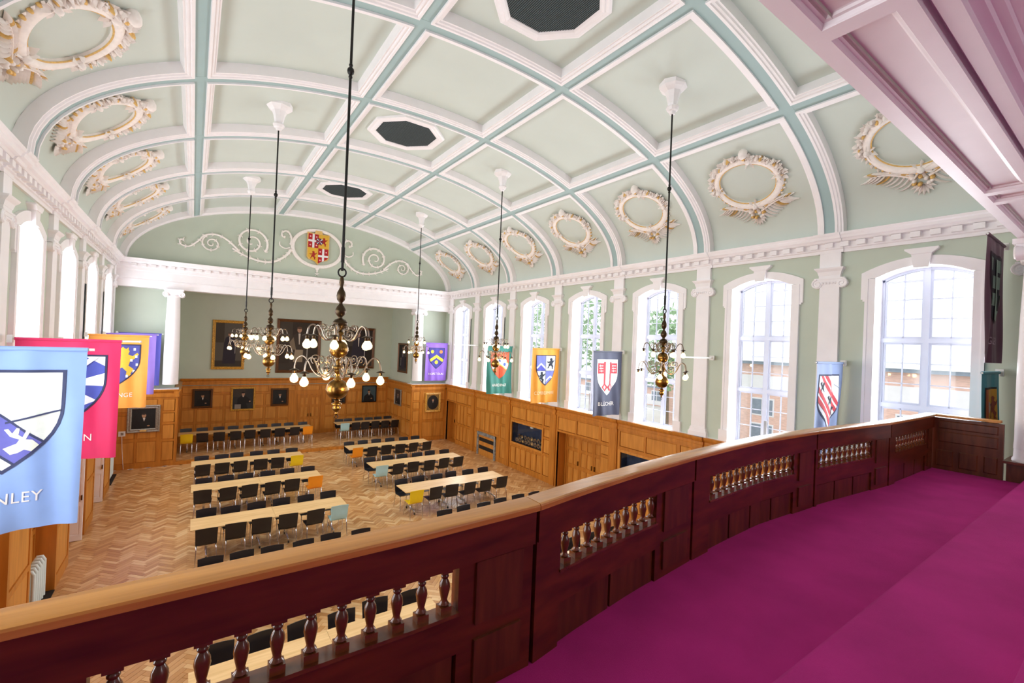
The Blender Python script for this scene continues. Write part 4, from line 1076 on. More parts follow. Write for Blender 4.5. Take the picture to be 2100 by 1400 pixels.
for sx, nm in ((-3.02, 'left'), (3.10, 'right')):
    for k, wh in ((6, 'nearest the gallery'), (4, 'in the middle of the hall'), (2, 'nearest the stage')):
        o = ch if first else copy_tree(ch); first = False
        o.location = (sx, bayc(k), 0)
        tag(o, 'lit brass chandelier in the %s row, %s' % (nm, wh), 'chandelier', 'two-tier brass chandeliers')

# ------------------------------------------------------------------ house banners
BWD, BHT = 1.25, 1.95
def banner(x0, y, zt, hx, polys, txt, label, amp=0.03, seed=1, sg=1, hang=None, tcol='F4F1EC', tsize=0.15, dark_top=True):
    # x0: free/left edge; the cloth spans x0..x0+BWD in the plane y
    root = thing('house_banner', label, 'banner', (x0+BWD/2, y, zt), group='house banners on wall poles')
    rnd = random.Random(seed); ph = [rnd.uniform(0, 6.28) for _ in range(4)]
    def cloth(u, v):
        t = -v/BHT
        return amp*(0.25+t)*(math.sin(u*11+ph[0]+t*2.0)+0.6*math.sin(u*19+ph[1]-t*3)) + amp*0.9*math.sin(u*5+ph[2]+t*4)*t + 0.06*t*t*math.sin(ph[3])
    def Mp(u, v, h): return (u*(1-0.02*(-v/BHT)), cloth(u, v)-h, v)
    NX, NZ = 44, 56; vs = []; fs = []
    for j in range(NZ+1):
        for i in range(NX+1): vs.append(Mp(-BWD/2+BWD*i/NX, -BHT*j/NZ, 0))
    for j in range(NZ):
        for i in range(NX): a = j*(NX+1)+i; fs.append((a, a+1, a+NX+2, a+NX+1))
    MB().add(vs, fs).build('cloth', hx, root, smooth=80)
    sl = MB(); sl.tube([(-BWD/2-0.005, 0, 0.012), (BWD/2+0.005, 0, 0.012)], 0.024, 10); sl.build('pole_sleeve', hx, root, smooth=60)
    po = MB(); po.tube([(-BWD/2-0.04, 0, 0.012), (BWD/2+0.06, 0, 0.012)], 0.015, 8); po.build('pole', M_plate, root, smooth=60)
    br = MB(); xw = (BWD/2+0.05)*(1 if sg > 0 else -1); br.box(xw-0.03, xw+0.03, -0.05, 0.05, -0.05, 0.07); br.build('bracket', M_plate, root)
    if polys: emblem(polys, Mp, 'shield_print', root, OFF=0.007)
    if txt:
        V, F = text_polys_mesh(txt, tsize)
        w = max(v[0] for v in V)-min(v[0] for v in V); s_ = min(1.0, 1.0/w)
        MB().add([Mp(x*s_, y_*1.1-1.60, 0.008) for x, y_ in V], F).build('lettering', pm(tcol), root)
    return root
def fab(name, hx): return P('banner_'+name, hx, 0.65, var=0.06, scale=3, sheen=0.2)
SH = heater(0.86, 1.04, 0, -0.25); SHo = heater(0.92, 1.11, 0, -0.22)
def S(*polys):
    out = []
    for h, p in polys:
        q = clip(p, SH)
        if len(q) >= 3: out.append((h, q))
    return out
big = rect(-1, -2, 1, 0)
def chev(y, t, sp=0.32, w=0.5): return [[(-w, y-sp), (0, y), (0, y-t), (-w, y-sp-t)], [(0, y), (w, y-sp), (w, y-sp-t), (0, y-t)]]
def bird(cx, cy, s): return [[(cx-s*.5, cy+s*.5), (cx-s*.2, cy+s*.7), (cx-s*.1, cy+s*.1), (cx+s*.2, cy+s*.6), (cx+s*.5, cy+s*.5), (cx+s*.2, cy), (cx+s*.45, cy-s*.7), (cx, cy-s*.1), (cx-s*.45, cy-s*.6), (cx-s*.15, cy)]]
OUT = '2A2E4E'
hop = [(OUT, SHo)] + S(('3F3A92', big), *[('E3D23C', p) for p in chev(-0.58, 0.17)], ('DFCF3E', disc(-0.25, -0.43, 0.09)), ('E38A4C', disc(0.25, -0.43, 0.09)), ('E3D23C', disc(0, -0.98, 0.10)))
har = [('C9502F', SHo)] + S(('DD5B3A', big), *[('E8D860', p) for p in chev(-0.40, 0.36, 0.33)], *[('E9EFF0', p) for p in chev(-0.44, 0.27, 0.33)], ('4B62A8', disc(-0.24, -0.73, 0.07, 9)), ('4B62A8', disc(0.22, -0.73, 0.075, 9)), ('4B62A8', disc(0, -0.58, 0.05, 9)), ('B8442E', [(-0.01, -0.9), (0.01, -0.9), (0.01, -1.3), (-0.01, -1.3)]))
com = [(OUT, SHo)] + S(('DDE5EF', big), ('6F78C6', rect(-0.5, -0.78, -0.012, -0.2)), ('6F78C6', rect(0.012, -1.4, 0.5, -0.802)), *[('E6EAF2', p) for p in [[(-0.43, -0.66), (-0.22, -0.50), (-0.22, -0.57), (-0.43, -0.73)], [(-0.22, -0.50), (-0.012, -0.66), (-0.012, -0.73), (-0.22, -0.57)], [(0.012, -1.12), (0.2, -0.96), (0.2, -1.03), (0.012, -1.19)], [(0.2, -0.96), (0.42, -1.10), (0.42, -1.17), (0.2, -1.03)]]],
      ('4A50B4', [(-0.43, -0.74), (-0.22, -0.58), (-0.02, -0.74), (-0.02, -0.78), (-0.43, -0.78)]), ('1F2A3A', lion(0.21, -0.52, 0.42)), ('1F2A3A', lion(-0.19, -1.02, 0.42)), (OUT, rect(-0.008, -1.4, 0.008, -0.2)), (OUT, rect(-0.5, -0.798, 0.5, -0.782)))
def key(cx, fl):
    k = [('C8434E', rect(cx-0.035, -1.02, cx+0.035, -0.30)), ('C8434E', rect(*sorted((cx, cx+fl*0.30))[:1], -0.66, sorted((cx, cx+fl*0.30))[1], -0.34)), ('C8434E', [(cx, -0.94), (cx+0.13, -1.08), (cx, -1.24), (cx-0.13, -1.08)]), ('EDF1F2', [(cx, -1.02), (cx+0.055, -1.08), (cx, -1.15), (cx-0.055, -1.08)])]
    for i, z in enumerate((-0.42, -0.50, -0.58)):
        a, b = sorted((cx+fl*0.07, cx+fl*0.25)); k += [('F0DDDC', rect(a, z-0.012, b, z+0.012)), ('F0DDDC', rect(a+0.05*(i+1)/2, z-0.035, a+0.05*(i+1)/2+0.02, z+0.035))]
    return k
blu = [('EDF1F2', SHo)] + S(('EDF1F2', big), *key(-0.12, -1), *key(0.12, 1), ('6A7080', rect(-0.09, -0.352, 0.09, -0.346)), ('6A7080', rect(-0.09, -0.70, 0.09, -0.694)))
def bend(c, w): return [(-0.6, c+0.55+w), (-0.6, c+0.55), (0.6, c-0.75), (0.6, c-0.75+w)]
gre = [(OUT, SHo)] + S(('E6EBF3', big), ('C63B45', bend(-0.38, 0.12)), ('C63B45', bend(-0.56, 0.12)), ('C63B45', bend(-0.94, 0.12)), ('C63B45', bend(-1.12, 0.12)), *[('1D2430', p) for c in ((-0.30, -0.48), (-0.02, -0.76), (0.18, -0.98)) for p in bird(c[0], c[1], 0.17)], ('5A6274', [(0.22, -0.25), (0.226, -0.25), (0.226, -0.42), (0.43, -0.50), (0.43, -0.51), (0.22, -0.425)]))
tea = [('2A2320', SHo)] + S(('D79A2E', big), ('A5522B', rect(-0.43, -0.9, -0.2, -0.25)), ('A5522B', rect(0.1, -1.3, 0.3, -0.8)), ('B9A7A0', disc(-0.1, -0.55, 0.1)), ('8E3B25', lion(0.12, -0.55, 0.4)), ('B9A7A0', disc(0.0, -0.98, 0.09)))
mar = [('3A1530', SHo)] + S(('2B2433', big), *[('8FA39B', rect(-0.40+0.21*i, -0.52-0.27*j+0.02, -0.23+0.21*i, -0.30-0.27*j)) for i in range(4) for j in range(4) if (i+j) % 3 != 1], ('A9B8B0', rect(-0.05, -1.3, 0.05, -0.3)))
stag = [(-.30, -.10), (-.05, .02), (.0, .12), (-.18, .20), (-.30, .38), (-.22, .40), (-.14, .28), (-.06, .42), (.0, .40), (-.02, .24), (.06, .18), (.12, .34), (.20, .32), (.12, .12), (.24, .10), (.42, -.12), (.40, -.22), (.28, -.22), (.10, -.14), (-.02, -.22), (-.16, -.26)]
def stg(cx, cy, s): return [(cx+x*s, cy+y*s) for x, y in stag]
sta = [('3A4266', SHo)] + S(('E6EFEA', big), ('6A6CC0', [(-0.6, -0.20), (0.6, -1.28), (0.6, -1.70), (-0.6, -0.62)]), ('3A4266', [(-0.6, -0.185), (0.6, -1.265), (0.6, -1.295), (-0.6, -0.215)]), ('3A4266', [(-0.6, -0.605), (0.6, -1.685), (0.6, -1.715), (-0.6, -0.635)]),
      ('E8EDE0', stg(0.12, -1.02, 0.42)), ('E8EDE0', stg(-0.26, -0.62, 0.36)), ('3A4266', [(-0.05, -0.20), (-0.03, -0.20), (-0.43, -0.52), (-0.43, -0.55)]), ('3A4266', [(0.43, -0.66), (0.43, -0.68), (0.0, -0.80), (0.0, -0.78)]))
rag = [(OUT, SHo)] + S(('4C57B0', big), ('E9ECF0', [(0.18, -0.25), (0.5, -0.25), (0.5, -0.45)]), ('E9ECF0', [(0.16, -0.62), (0.5, -0.50), (0.5, -0.75), (0.16, -0.72)]), ('E9ECF0', [(0.16, -0.85), (0.34, -0.98), (0.16, -1.06)]), ('E9ECF0', rect(-0.45, -0.42, 0.2, -0.25)), ('C9362E', rect(-0.02, -0.72, 0.18, -0.34)), ('C9362E', rect(-0.45, -1.0, -0.22, -0.72)), ('D8A23A', rect(0.0, -0.50, 0.14, -0.46)), ('D8A23A', rect(0.0, -0.60, 0.14, -0.56)), ('D8A23A', rect(0.0, -0.69, 0.14, -0.66)),
      ('E9E6D2', fleur(0.06, -0.86, 0.17)), ('E9E6D2', fleur(0.0, -1.06, 0.17)), ('E9E6D2', fleur(-0.12, -0.80, 0.17)), ('F2EEF0', [(-0.02, -0.62), (0.36, -0.25), (0.26, -0.25), (-0.10, -0.60)]))
ora = [(OUT, SHo)] + S(('4A4F9E', big), ('E3B93E', lion(0.08, -0.72, 0.80)), ('E3B93E', [(-0.02, -0.30), (0.02, -0.36), (0.08, -0.29), (0.14, -0.36), (0.2, -0.30), (0.2, -0.40), (-0.02, -0.40)]), *[('DCE2F0', rect(x, z-0.07, x+0.05, z)) for x, z in ((0.30, -0.32), (0.34, -0.52), (0.36, -0.74), (0.24, -0.62), (0.30, -0.92), (-0.3, -0.4), (-0.34, -0.7), (-0.2, -0.95), (0.16, -1.05))])
XB = 6.70-BWD
ZT = 5.10
def byy(k): return rk(k)-0.26
banner(XB, byy(0)+0.02, ZT, fab('purple', '8A62CE'), hop, 'HOPETOUN', 'purple banner with blue shield and yellow chevron beside the right stage column', 0.02, 2)
banner(XB, byy(2), ZT, fab('green', '2E7C70'), har, 'HARDINGE', 'green banner with an orange shield on the right wall', 0.03, 3)
banner(XB+0.02, byy(3), ZT, fab('amber', 'E39A2C'), com, 'COMBERMERE', 'amber yellow banner with a blue and white quartered shield', 0.028, 4, tcol='F3DDB0')
banner(XB+0.02, byy(4), ZT, fab('slate', '474C63'), blu, 'BL\u00dcCHER', 'dark slate banner with two red keys on a white shield', 0.028, 5)
banner(XB+0.03, byy(6), ZT, fab('steel', '7C8FB8'), gre, None, 'grey-blue banner with red diagonal bands beyond the parapet', 0.03, 6)
banner(XB-0.05, 1.55, 7.19, fab('maroon', '5E1F45'), mar, 'ANGLESEY', 'maroon banner hanging high beside the gallery column', 0.018, 7, tcol='C9A9BF')
banner(XB+0.02, 1.57, 5.07, fab('teal', '1D8CA0'), tea, None, 'teal banner with an orange shield below the maroon banner', 0.03, 8)
XLb = -6.68
banner(XLb, rk(5), 4.96, fab('sky', '8FB1EA'), sta, 'STANLEY', 'pale blue banner with stag heads, nearest on the left wall', 0.03, 9, sg=-1)
banner(XLb, rk(4)+0.02, 5.0, fab('crimson', 'DE2460'), rag, 'RAGLAN', 'crimson banner with fleurs-de-lis on the left wall', 0.026, 10, sg=-1)
banner(XLb, rk(2), 5.03, fab('orange', 'EFA243'), ora, 'ORANGE', 'orange banner with a gold lion on the left wall', 0.026, 11, sg=-1)
banner(XLb, rk(1), 5.05, fab('lilac', '8E74D0'), [], None, 'lilac banner second from the stage on the left wall', 0.026, 12, sg=-1)
banner(XLb, rk(0)-0.06, 5.06, fab('indigo', '4646A4'), [], None, 'indigo banner beside the left stage column', 0.026, 13, sg=-1)
def bare_pole(x0, y, z, sg, label):
    root = thing('banner_pole', label, 'pole', (x0, y, z), group='bare white banner poles')
    MB().tube([(-0.0, 0, 0), (1.28, 0, 0)], 0.022, 8).build('pole', M_plate, root, smooth=60)
    e = 1.28 if sg > 0 else 0.0
    MB().box(e-0.03, e+0.03, -0.06, 0.06, -0.06, 0.06).build('bracket', M_plate, root)
    MB().ball((1.28-e, 0, 0), 0.03).build('finial', M_plate, root, smooth=60)
bare_pole(XB+0.02, byy(1), 5.10, 1, 'bare white banner pole by the far right window')
bare_pole(XB+0.08, byy(5)-0.02, 5.08, 1, 'bare white banner pole on the right wall between two chandelier lamps')
bare_pole(XLb, rk(3), 4.95, -1, 'bare white banner pole behind the crimson banner')

# ------------------------------------------------------------------ tables and chairs
TLN, TDP, TH = 1.73, 0.78, 0.74
def table_tree():
    root = thing('folding_table', 'x', 'table')
    MB().box(-TLN/2+0.002, TLN/2-0.002, -TDP/2, TDP/2, TH-0.024, TH).build('table_top', M_maple, root)
    f = MB(); f.box(-TLN/2+0.25, TLN/2-0.25, -0.03, 0.03, TH-0.07, TH-0.025); f.build('under_frame', M_edge, root)
    leg = MB(); leg.box(-0.03, 0.03, -0.045, 0.045, 0.08, TH-0.025)
    leg.tube([(0, -0.33, 0.085), (0, -0.15, 0.11), (0, 0.15, 0.11), (0, 0.33, 0.085)], 0.024, 8); leg.box(-0.035, 0.035, -0.25, 0.25, TH-0.05, TH-0.026)
    lm = leg.mesh('table_leg', M_chrome, 50)
    cs = MB()
    for y in (-0.31, 0.31):
        m0 = len(cs.v); cs.lathe([(0.035, -0.015), (0.035, 0.015)], 12); cs.v[m0:] = [(v[2], y+v[0], 0.036+v[1]) for v in cs.v[m0:]]
        cs.box(-0.02, 0.02, y-0.015, y+0.015, 0.04, 0.09)
    cm = cs.mesh('castors', M_edge)
    for x in (-TLN/2+0.32, TLN/2-0.32):
        l = mk('table_leg', lm, root, (x, 0, 0)); tag(mk('castors', cm, l), kind='stuff')
    return root
def chair_meshes(mat):
    # faces +y, plywood shell on four chrome legs
    prof_s = [(0.20, 0.455), (0.17, 0.462), (0.05, 0.452), (-0.10, 0.440), (-0.16, 0.445)]
    prof_b = [(-0.195, 0.47), (-0.215, 0.52), (-0.225, 0.62), (-0.235, 0.72), (-0.262, 0.845)]
    def shell(prof, w0, w1, t, bow):
        mb = MB(); nx = 6; L = len(prof); vs = []; fs = []
        for side in (0, 1):
            for j, (y, z) in enumerate(prof):
                w = w0+(w1-w0)*j/(L-1)
                for i in range(nx+1):
                    u = -1+2*i/nx; b = bow*(u*u)
                    if t == 's': vs.append((u*w/2, y, z+b-(0.012 if side else 0)))
                    else: vs.append((u*w/2, y+b+(0.012 if side else 0), z-0.012*u*u*(j == L-1)))
        n = nx+1; M_ = L*n
        for j in range(L-1):
            for i in range(nx): a = j*n+i; fs += [(a, a+1, a+n+1, a+n), (M_+a, M_+a+n, M_+a+n+1, M_+a+1)]
        for i in range(nx): fs += [(i, M_+i, M_+i+1, i+1), ((L-1)*n+i, (L-1)*n+i+1, M_+(L-1)*n+i+1, M_+(L-1)*n+i)]
        for j in range(L-1): fs += [(j*n, (j+1)*n, M_+(j+1)*n, M_+j*n), (j*n+nx, M_+j*n+nx, M_+(j+1)*n+nx, (j+1)*n+nx)]
        return mb.add(vs, fs)
    s = shell(prof_s, 0.42, 0.41, 's', 0.008)
    b = shell(prof_b, 0.40, 0.43, 'b', 0.014)
    b.add(*(lambda q: (q.v, q.f))(shell([(-0.155, 0.446), (-0.185, 0.455), (-0.197, 0.472)], 0.41, 0.40, 'b', 0.0)))
    return s.mesh('seat', mat, 50), b.mesh('backrest', mat, 50)
def leg_mesh(front):
    if front: pts = [(0, 0.13, 0.44), (0, 0.19, 0.425), (0.004, 0.215, 0.36), (0.012, 0.235, 0.01)]
    else: pts = [(0, -0.10, 0.43), (0, -0.17, 0.415), (0.004, -0.20, 0.36), (0.014, -0.255, 0.01)]
    return MB().tube(pts, 0.011, 6).mesh('leg', M_chrome, 60)
LF, LR_ = leg_mesh(True), leg_mesh(False)
FR = MB(); 
for s in (-1, 1): FR.tube([(s*0.18, -0.13, 0.432), (s*0.18, 0.15, 0.438)], 0.010, 6)
FR.tube([(-0.18, 0.02, 0.432), (0.18, 0.02, 0.432)], 0.010, 6); FRm = FR.mesh('seat_frame', M_chrome, 60)
CM = {n: chair_meshes(m) for n, m in (('black', M_black), ('yellow', M_yell), ('orange', M_oran), ('pale blue', M_blue))}
def chair(colr, x, y, z, rz, label, group):
    root = thing('stacking_chair', label, 'chair', (x, y, z), rz, group)
    s, b = CM[colr]; mk('seat', s, root); mk('backrest', b, root); mk('seat_frame', FRm, root)
    for fr, me in ((1, LF), (0, LR_)):
        for sx in (-1, 1):
            l = mk('leg', me, root, (sx*0.185, 0, 0)); l.scale = (sx, 1, 1)
tt = table_tree(); tfirst = True
rnd = random.Random(11)
def table_row(x0, n_tab, yc, z, nch, xs, colours_near, rowname, tl=TLN, near=True):
    global tfirst
    for i in range(n_tab):
        o = tt if tfirst else copy_tree(tt); tfirst = False
        o.location = (x0+tl*(i+0.5), yc, z); o.scale = (tl/TLN, 1, 1)
        pos = {2: ['left half', 'right half'], 3: ['left third', 'middle third', 'right third']}[n_tab][i]
        tag(o, 'maple folding table, %s of %s' % (pos, rowname), 'table', 'maple folding tables in rows')
    for i, x in enumerate(xs):
        nm = ORD(i)+' from left'
        if near:
            c = colours_near.get(i, 'black')
            lab = '%s chair, %s, near side of %s' % (c, nm, rowname)
            chair(c, x+rnd.uniform(-0.03, 0.03), yc-0.40+rnd.uniform(-0.04, 0.05), z, R(rnd.uniform(-6, 6)), lab, 'stacking chairs at the tables')
        chair('black', x+rnd.uniform(-0.03, 0.03), yc+0.41+rnd.uniform(-0.05, 0.05), z, PI+R(rnd.uniform(-5, 5)), 'black chair, %s, far side of %s' % (nm, rowname), 'stacking chairs at the tables')
LX = [-4.03, -3.46, -2.92, -2.32, -1.75, -1.15]; RX = [1.09, 1.70, 2.30, 2.88, 3.48, 4.10]
RN = ['row nearest the stage', 'second row from stage', 'third row from stage', 'fourth row from stage', 'row below the parapet']
for i, (yl, yr, cl, cr) in enumerate(((18.75, 18.98, {5: 'yellow'}, {0: 'orange'}), (15.82, 16.05, {5: 'orange'}, {0: 'pale blue'}), (12.86, 13.08, {5: 'pale blue'}, {0: 'yellow'}), (9.90, 10.05, {}, {}), (6.88, 7.02, {}, {}))):
    table_row(-4.335, 2, yl, 0, 6, LX, cl, 'left block\'s '+RN[i])
    table_row(0.86, 2, yr, 0, 6, RX, cr, 'right block\'s '+RN[i], tl=1.76)
table_row(-4.80, 3, 23.76, SZ, 9, [-4.52+0.585*i for i in range(9)], {0: 'yellow', 8: 'orange'}, 'the left stage table', tl=1.74)
table_row(1.62, 2, 23.95, SZ, 6, [1.92+0.52*i for i in range(6)], {0: 'pale blue'}, 'the right stage table', tl=1.60)

# ------------------------------------------------------------------ portraits
def portrait(T, w, h, fm, label, style, fw=0.10, bgc='231E1A', pose=0):
    root = thing('framed_portrait', label, 'painting', T(0, 0, 0), group='framed portraits')
    o = Vector(T(0, 0, 0))
    def L(u, v, n): return tuple(Vector(T(u, v, n))-o)
    mb = MB(); pr = [(0, 0), (0, 0.045), (0.25, 0.06), (0.45, 0.04), (0.75, 0.05), (0.92, 0.03), (1, 0.02), (1, 0.0)]
    rows = [[L(-w/2+d*fw, -h/2+d*fw, n), L(w/2-d*fw, -h/2+d*fw, n), L(w/2-d*fw, h/2-d*fw, n), L(-w/2+d*fw, h/2-d*fw, n)] for d, n in pr]
    vs = [q for r in rows for q in r]; fs = []
    for i in range(len(pr)-1):
        for j in range(4): fs.append((4*i+j, 4*i+(j+1) % 4, 4*i+4+(j+1) % 4, 4*i+4+j))
    mb.add(vs, fs).build('picture_frame', fm, root)
    cw, chh = w/2-fw, h/2-fw
    cv = rect(-cw, -chh, cw, chh)
    pl = [(bgc, cv)]
    k = min(cw, chh)
    if style == 'oval':
        pl = [('8A6A34', cv), (bgc, disc(0, 0, cw*0.92, 24, chh*0.92))]; cv2 = disc(0, 0, cw*0.9, 24, chh*0.9)
        pl += [('0F0D0C', clip([(-0.6*k, -1.2*k), (-0.45*k, -0.2*k), (-0.15*k, 0.15*k), (0.15*k, 0.15*k), (0.45*k, -0.2*k), (0.6*k, -1.2*k)], cv2)), ('C9C1B4', [(-0.06*k, 0.18*k), (0.06*k, 0.18*k), (0, -0.1*k)]), ('B58A6C', disc(0, 0.36*k, 0.16*k, 14, 0.21*k)), ('3A2A1C', disc(0, 0.53*k, 0.16*k, 12, 0.09*k))]
    elif style == 'bust':
        dx = 0.12*k*pose
        pl += [('100E0E', clip([(-0.95*k+dx, -1.6*k), (-0.72*k+dx, -0.35*k), (-0.2*k+dx, 0.05*k), (0.22*k+dx, 0.05*k), (0.72*k+dx, -0.35*k), (0.95*k+dx, -1.6*k)], cv)), ('D8D2C8', clip([(-0.10*k+dx, 0.10*k), (0.12*k+dx, 0.10*k), (0.02*k+dx, -0.28*k)], cv)), ('A9805F', disc(dx, 0.36*k, 0.19*k, 14, 0.25*k)), ('2A1F18', clip(disc(dx-0.03*k, 0.55*k, 0.20*k, 12, 0.12*k), cv)), ('A9805F', clip(disc(0.4*k+dx, -0.75*k, 0.13*k, 9, 0.08*k), cv))]
    elif style == 'seated':
        pl += [('3B332C', clip(rect(-cw, 0.2*chh, cw*0.2, chh), cv)), ('171414', clip([(-0.6*k, -1.2*k), (-0.55*k, 0.0), (-0.2*k, 0.35*k), (0.2*k, 0.35*k), (0.7*k, -0.1*k), (0.8*k, -0.5*k), (0.3*k, -0.5*k), (0.5*k, -1.2*k)], cv)), ('C9B9A4', [(-0.12*k, 0.36*k), (0.12*k, 0.36*k), (0.0, 0.18*k)]), ('B48C72', disc(0, 0.55*k, 0.15*k, 14, 0.19*k)), ('1D1510', disc(-0.02*k, 0.70*k, 0.17*k, 12, 0.09*k)), ('8E857C', clip(rect(-0.8*k, -1.1*k, -0.2*k, -0.6*k), cv)), ('B48C72', disc(0.66*k, -0.3*k, 0.09*k, 8))]
    else:      # standing full length
        dx = 0.10*k*pose
        rob = '2A2430' if style == 'robed' else '3C332B'
        pl += [('3A332B', clip(rect(-cw, -chh, cw, -chh*0.72), cv)), ('433A30', clip(rect(-cw, chh*0.1, -cw*0.35, chh), cv)), (rob, clip([(-0.50*k+dx, -chh*0.86), (-0.42*k+dx, 0.1*k), (-0.30*k+dx, 0.62*k), (-0.12*k+dx, 0.74*k), (0.14*k+dx, 0.74*k), (0.34*k+dx, 0.60*k), (0.52*k+dx, -0.1*k), (0.46*k+dx, -chh*0.86)], cv)), ('CFC6BA', [(-0.05*k+dx, 0.72*k), (0.06*k+dx, 0.72*k), (0.03*k+dx, 0.1*k), (-0.01*k+dx, 0.1*k)]), ('B99076', disc(dx, 0.92*k, 0.12*k, 12, 0.16*k)), ('5A4030', disc(dx, 1.04*k, 0.13*k, 12, 0.07*k)), ('B99076', disc(dx+0.44*k, -0.05*k, 0.06*k, 8)), ('DAD6CE', clip(rect(dx+0.42*k, -0.75*k, dx+0.45*k, -0.1*k), cv))]
        if style == 'standing': pl += [('9A8B74', clip([(-0.28*k+dx, -0.9*k), (-0.2*k+dx, -0.2*k), (0.22*k+dx, -0.2*k), (0.2*k+dx, -0.9*k)], cv)), ('7E705C', clip([(-0.5*k+dx, 0.2*k), (-0.3*k+dx, 0.5*k), (-0.15*k+dx, -0.2*k), (-0.4*k+dx, -0.2*k)], cv))]
    emblem(pl, lambda u, v, n: L(u, v, 0.012+n), 'canvas', root, L=9)
    return root
def on_back(x0, x1, z0, z1, off=0.0):
    return (lambda u, v, n: ((x0+x1)/2+u, YB-off-0.002-n, (z0+z1)/2+v)), x1-x0, z1-z0
for (a, fm, lab, st, fw, bgc, po, off) in (
    ((-3.70, -2.36, 3.48, 5.82), M_giltf, 'large gilt portrait of a robed standing figure, left on the rear wall', 'robed', 0.13, '5A544B', 0.6, 0),
    ((-0.99, 1.11, 3.31, 6.05), M_brownf, 'largest brown framed full-length portrait in the middle of the rear wall', 'standing', 0.14, '332A20', 0.0, 0),
    ((2.14, 3.99, 3.54, 5.80), M_brownf, 'dark full-length portrait at the right of the rear wall', 'robed', 0.13, '2A2019', 0.3, 0),
    ((-4.37, -3.58, 1.69, 2.58), M_brownf, 'small bust portrait of a grey-haired man, leftmost on the stage panelling', 'bust', 0.09, '1F1A16', 0.2, 0.056),
    ((-2.85, -1.83, 1.49, 2.62), M_giltf, 'gilt portrait of a seated figure on the stage panelling', 'seated', 0.08, '2B2A2A', 0, 0.056),
    ((-1.14, -0.35, 1.66, 2.53), M_brownf, 'small bust portrait left of the stage door', 'bust', 0.09, '1C1A17', 0.3, 0.056),
    ((1.77, 2.51, 1.64, 2.40), M_brownf, 'small dark portrait right of the stage door', 'bust', 0.06, '22262A', 0, 0.056),
    ((3.38, 4.19, 1.66, 2.59), M_dark, 'blue-grey bust portrait in a dark frame at the right of the stage panelling', 'bust', 0.05, '3E545C', -0.3, 0.056)):
    T, w, h = on_back(*a, off); portrait(T, w, h, fm, lab, st, fw, bgc, po)
def on_side(x, y0, y1, z0, z1, n_): return (lambda u, v, n: (x+n_*(0.002+n), (y0+y1)/2+u, (z0+z1)/2+v)), y1-y0, z1-z0
T, w, h = on_side(4.98, 23.05, 24.40, 3.44, 5.04, -1); portrait(T, w, h, M_brownf, 'tall dark portrait on the right side wall of the stage', 'robed', 0.10, '1E1A15')
T, w, h = on_side(4.815, 23.30, 24.25, 1.67, 2.55, -1); portrait(T, w, h, M_silf, 'small silver framed portrait on the right stage side panelling', 'bust', 0.07, '3A2E28')
T, w, h = on_side(-4.98, 23.2, 24.3, 3.5, 5.0, 1); portrait(T, w, h, M_giltf, 'gilt portrait seen edge-on on the left side wall of the stage', 'robed', 0.13, '2E2620')
T = lambda u, v, n: (6.02+u, 22.0-0.024-n, 2.0+v); portrait(T, 0.88, 1.0, M_giltf, 'oval portrait in a gilt frame on the right stage pier', 'oval', 0.10, '16110D')
T = lambda u, v, n: (-5.85+u, 22.0-0.024-n, 1.86+v); pr_ = portrait(T, 0.98, 1.02, M_silf, 'silver framed portrait of a dark-coated man on the left stage pier', 'bust', 0.14, '14110F', 0.2)
MB().box(-0.10, 0.10, -0.075, -0.055, -0.47, -0.41).build('name_plate', M_gold, pr_)
sw_ = thing('wall_switch', 'white switch box on the panelling left of the pier portrait', 'switch', (-6.46, 21.975, 1.34))
MB().box(-0.10, 0.10, -0.03, 0, -0.09, 0.09).build('switch_plate', M_plate, sw_); MB().box(-0.03, 0.05, -0.04, -0.03, -0.05, 0.05).build('rocker', M_silf, sw_)
cb = MB().tube([(-6.46, 21.965, 1.24), (-6.44, 21.965, 0.8), (-6.38, 21.965, 0.02)], 0.008, 5).build('cable', M_plate); tag(cb, 'thin white cable running down from the wall switch', 'cable')

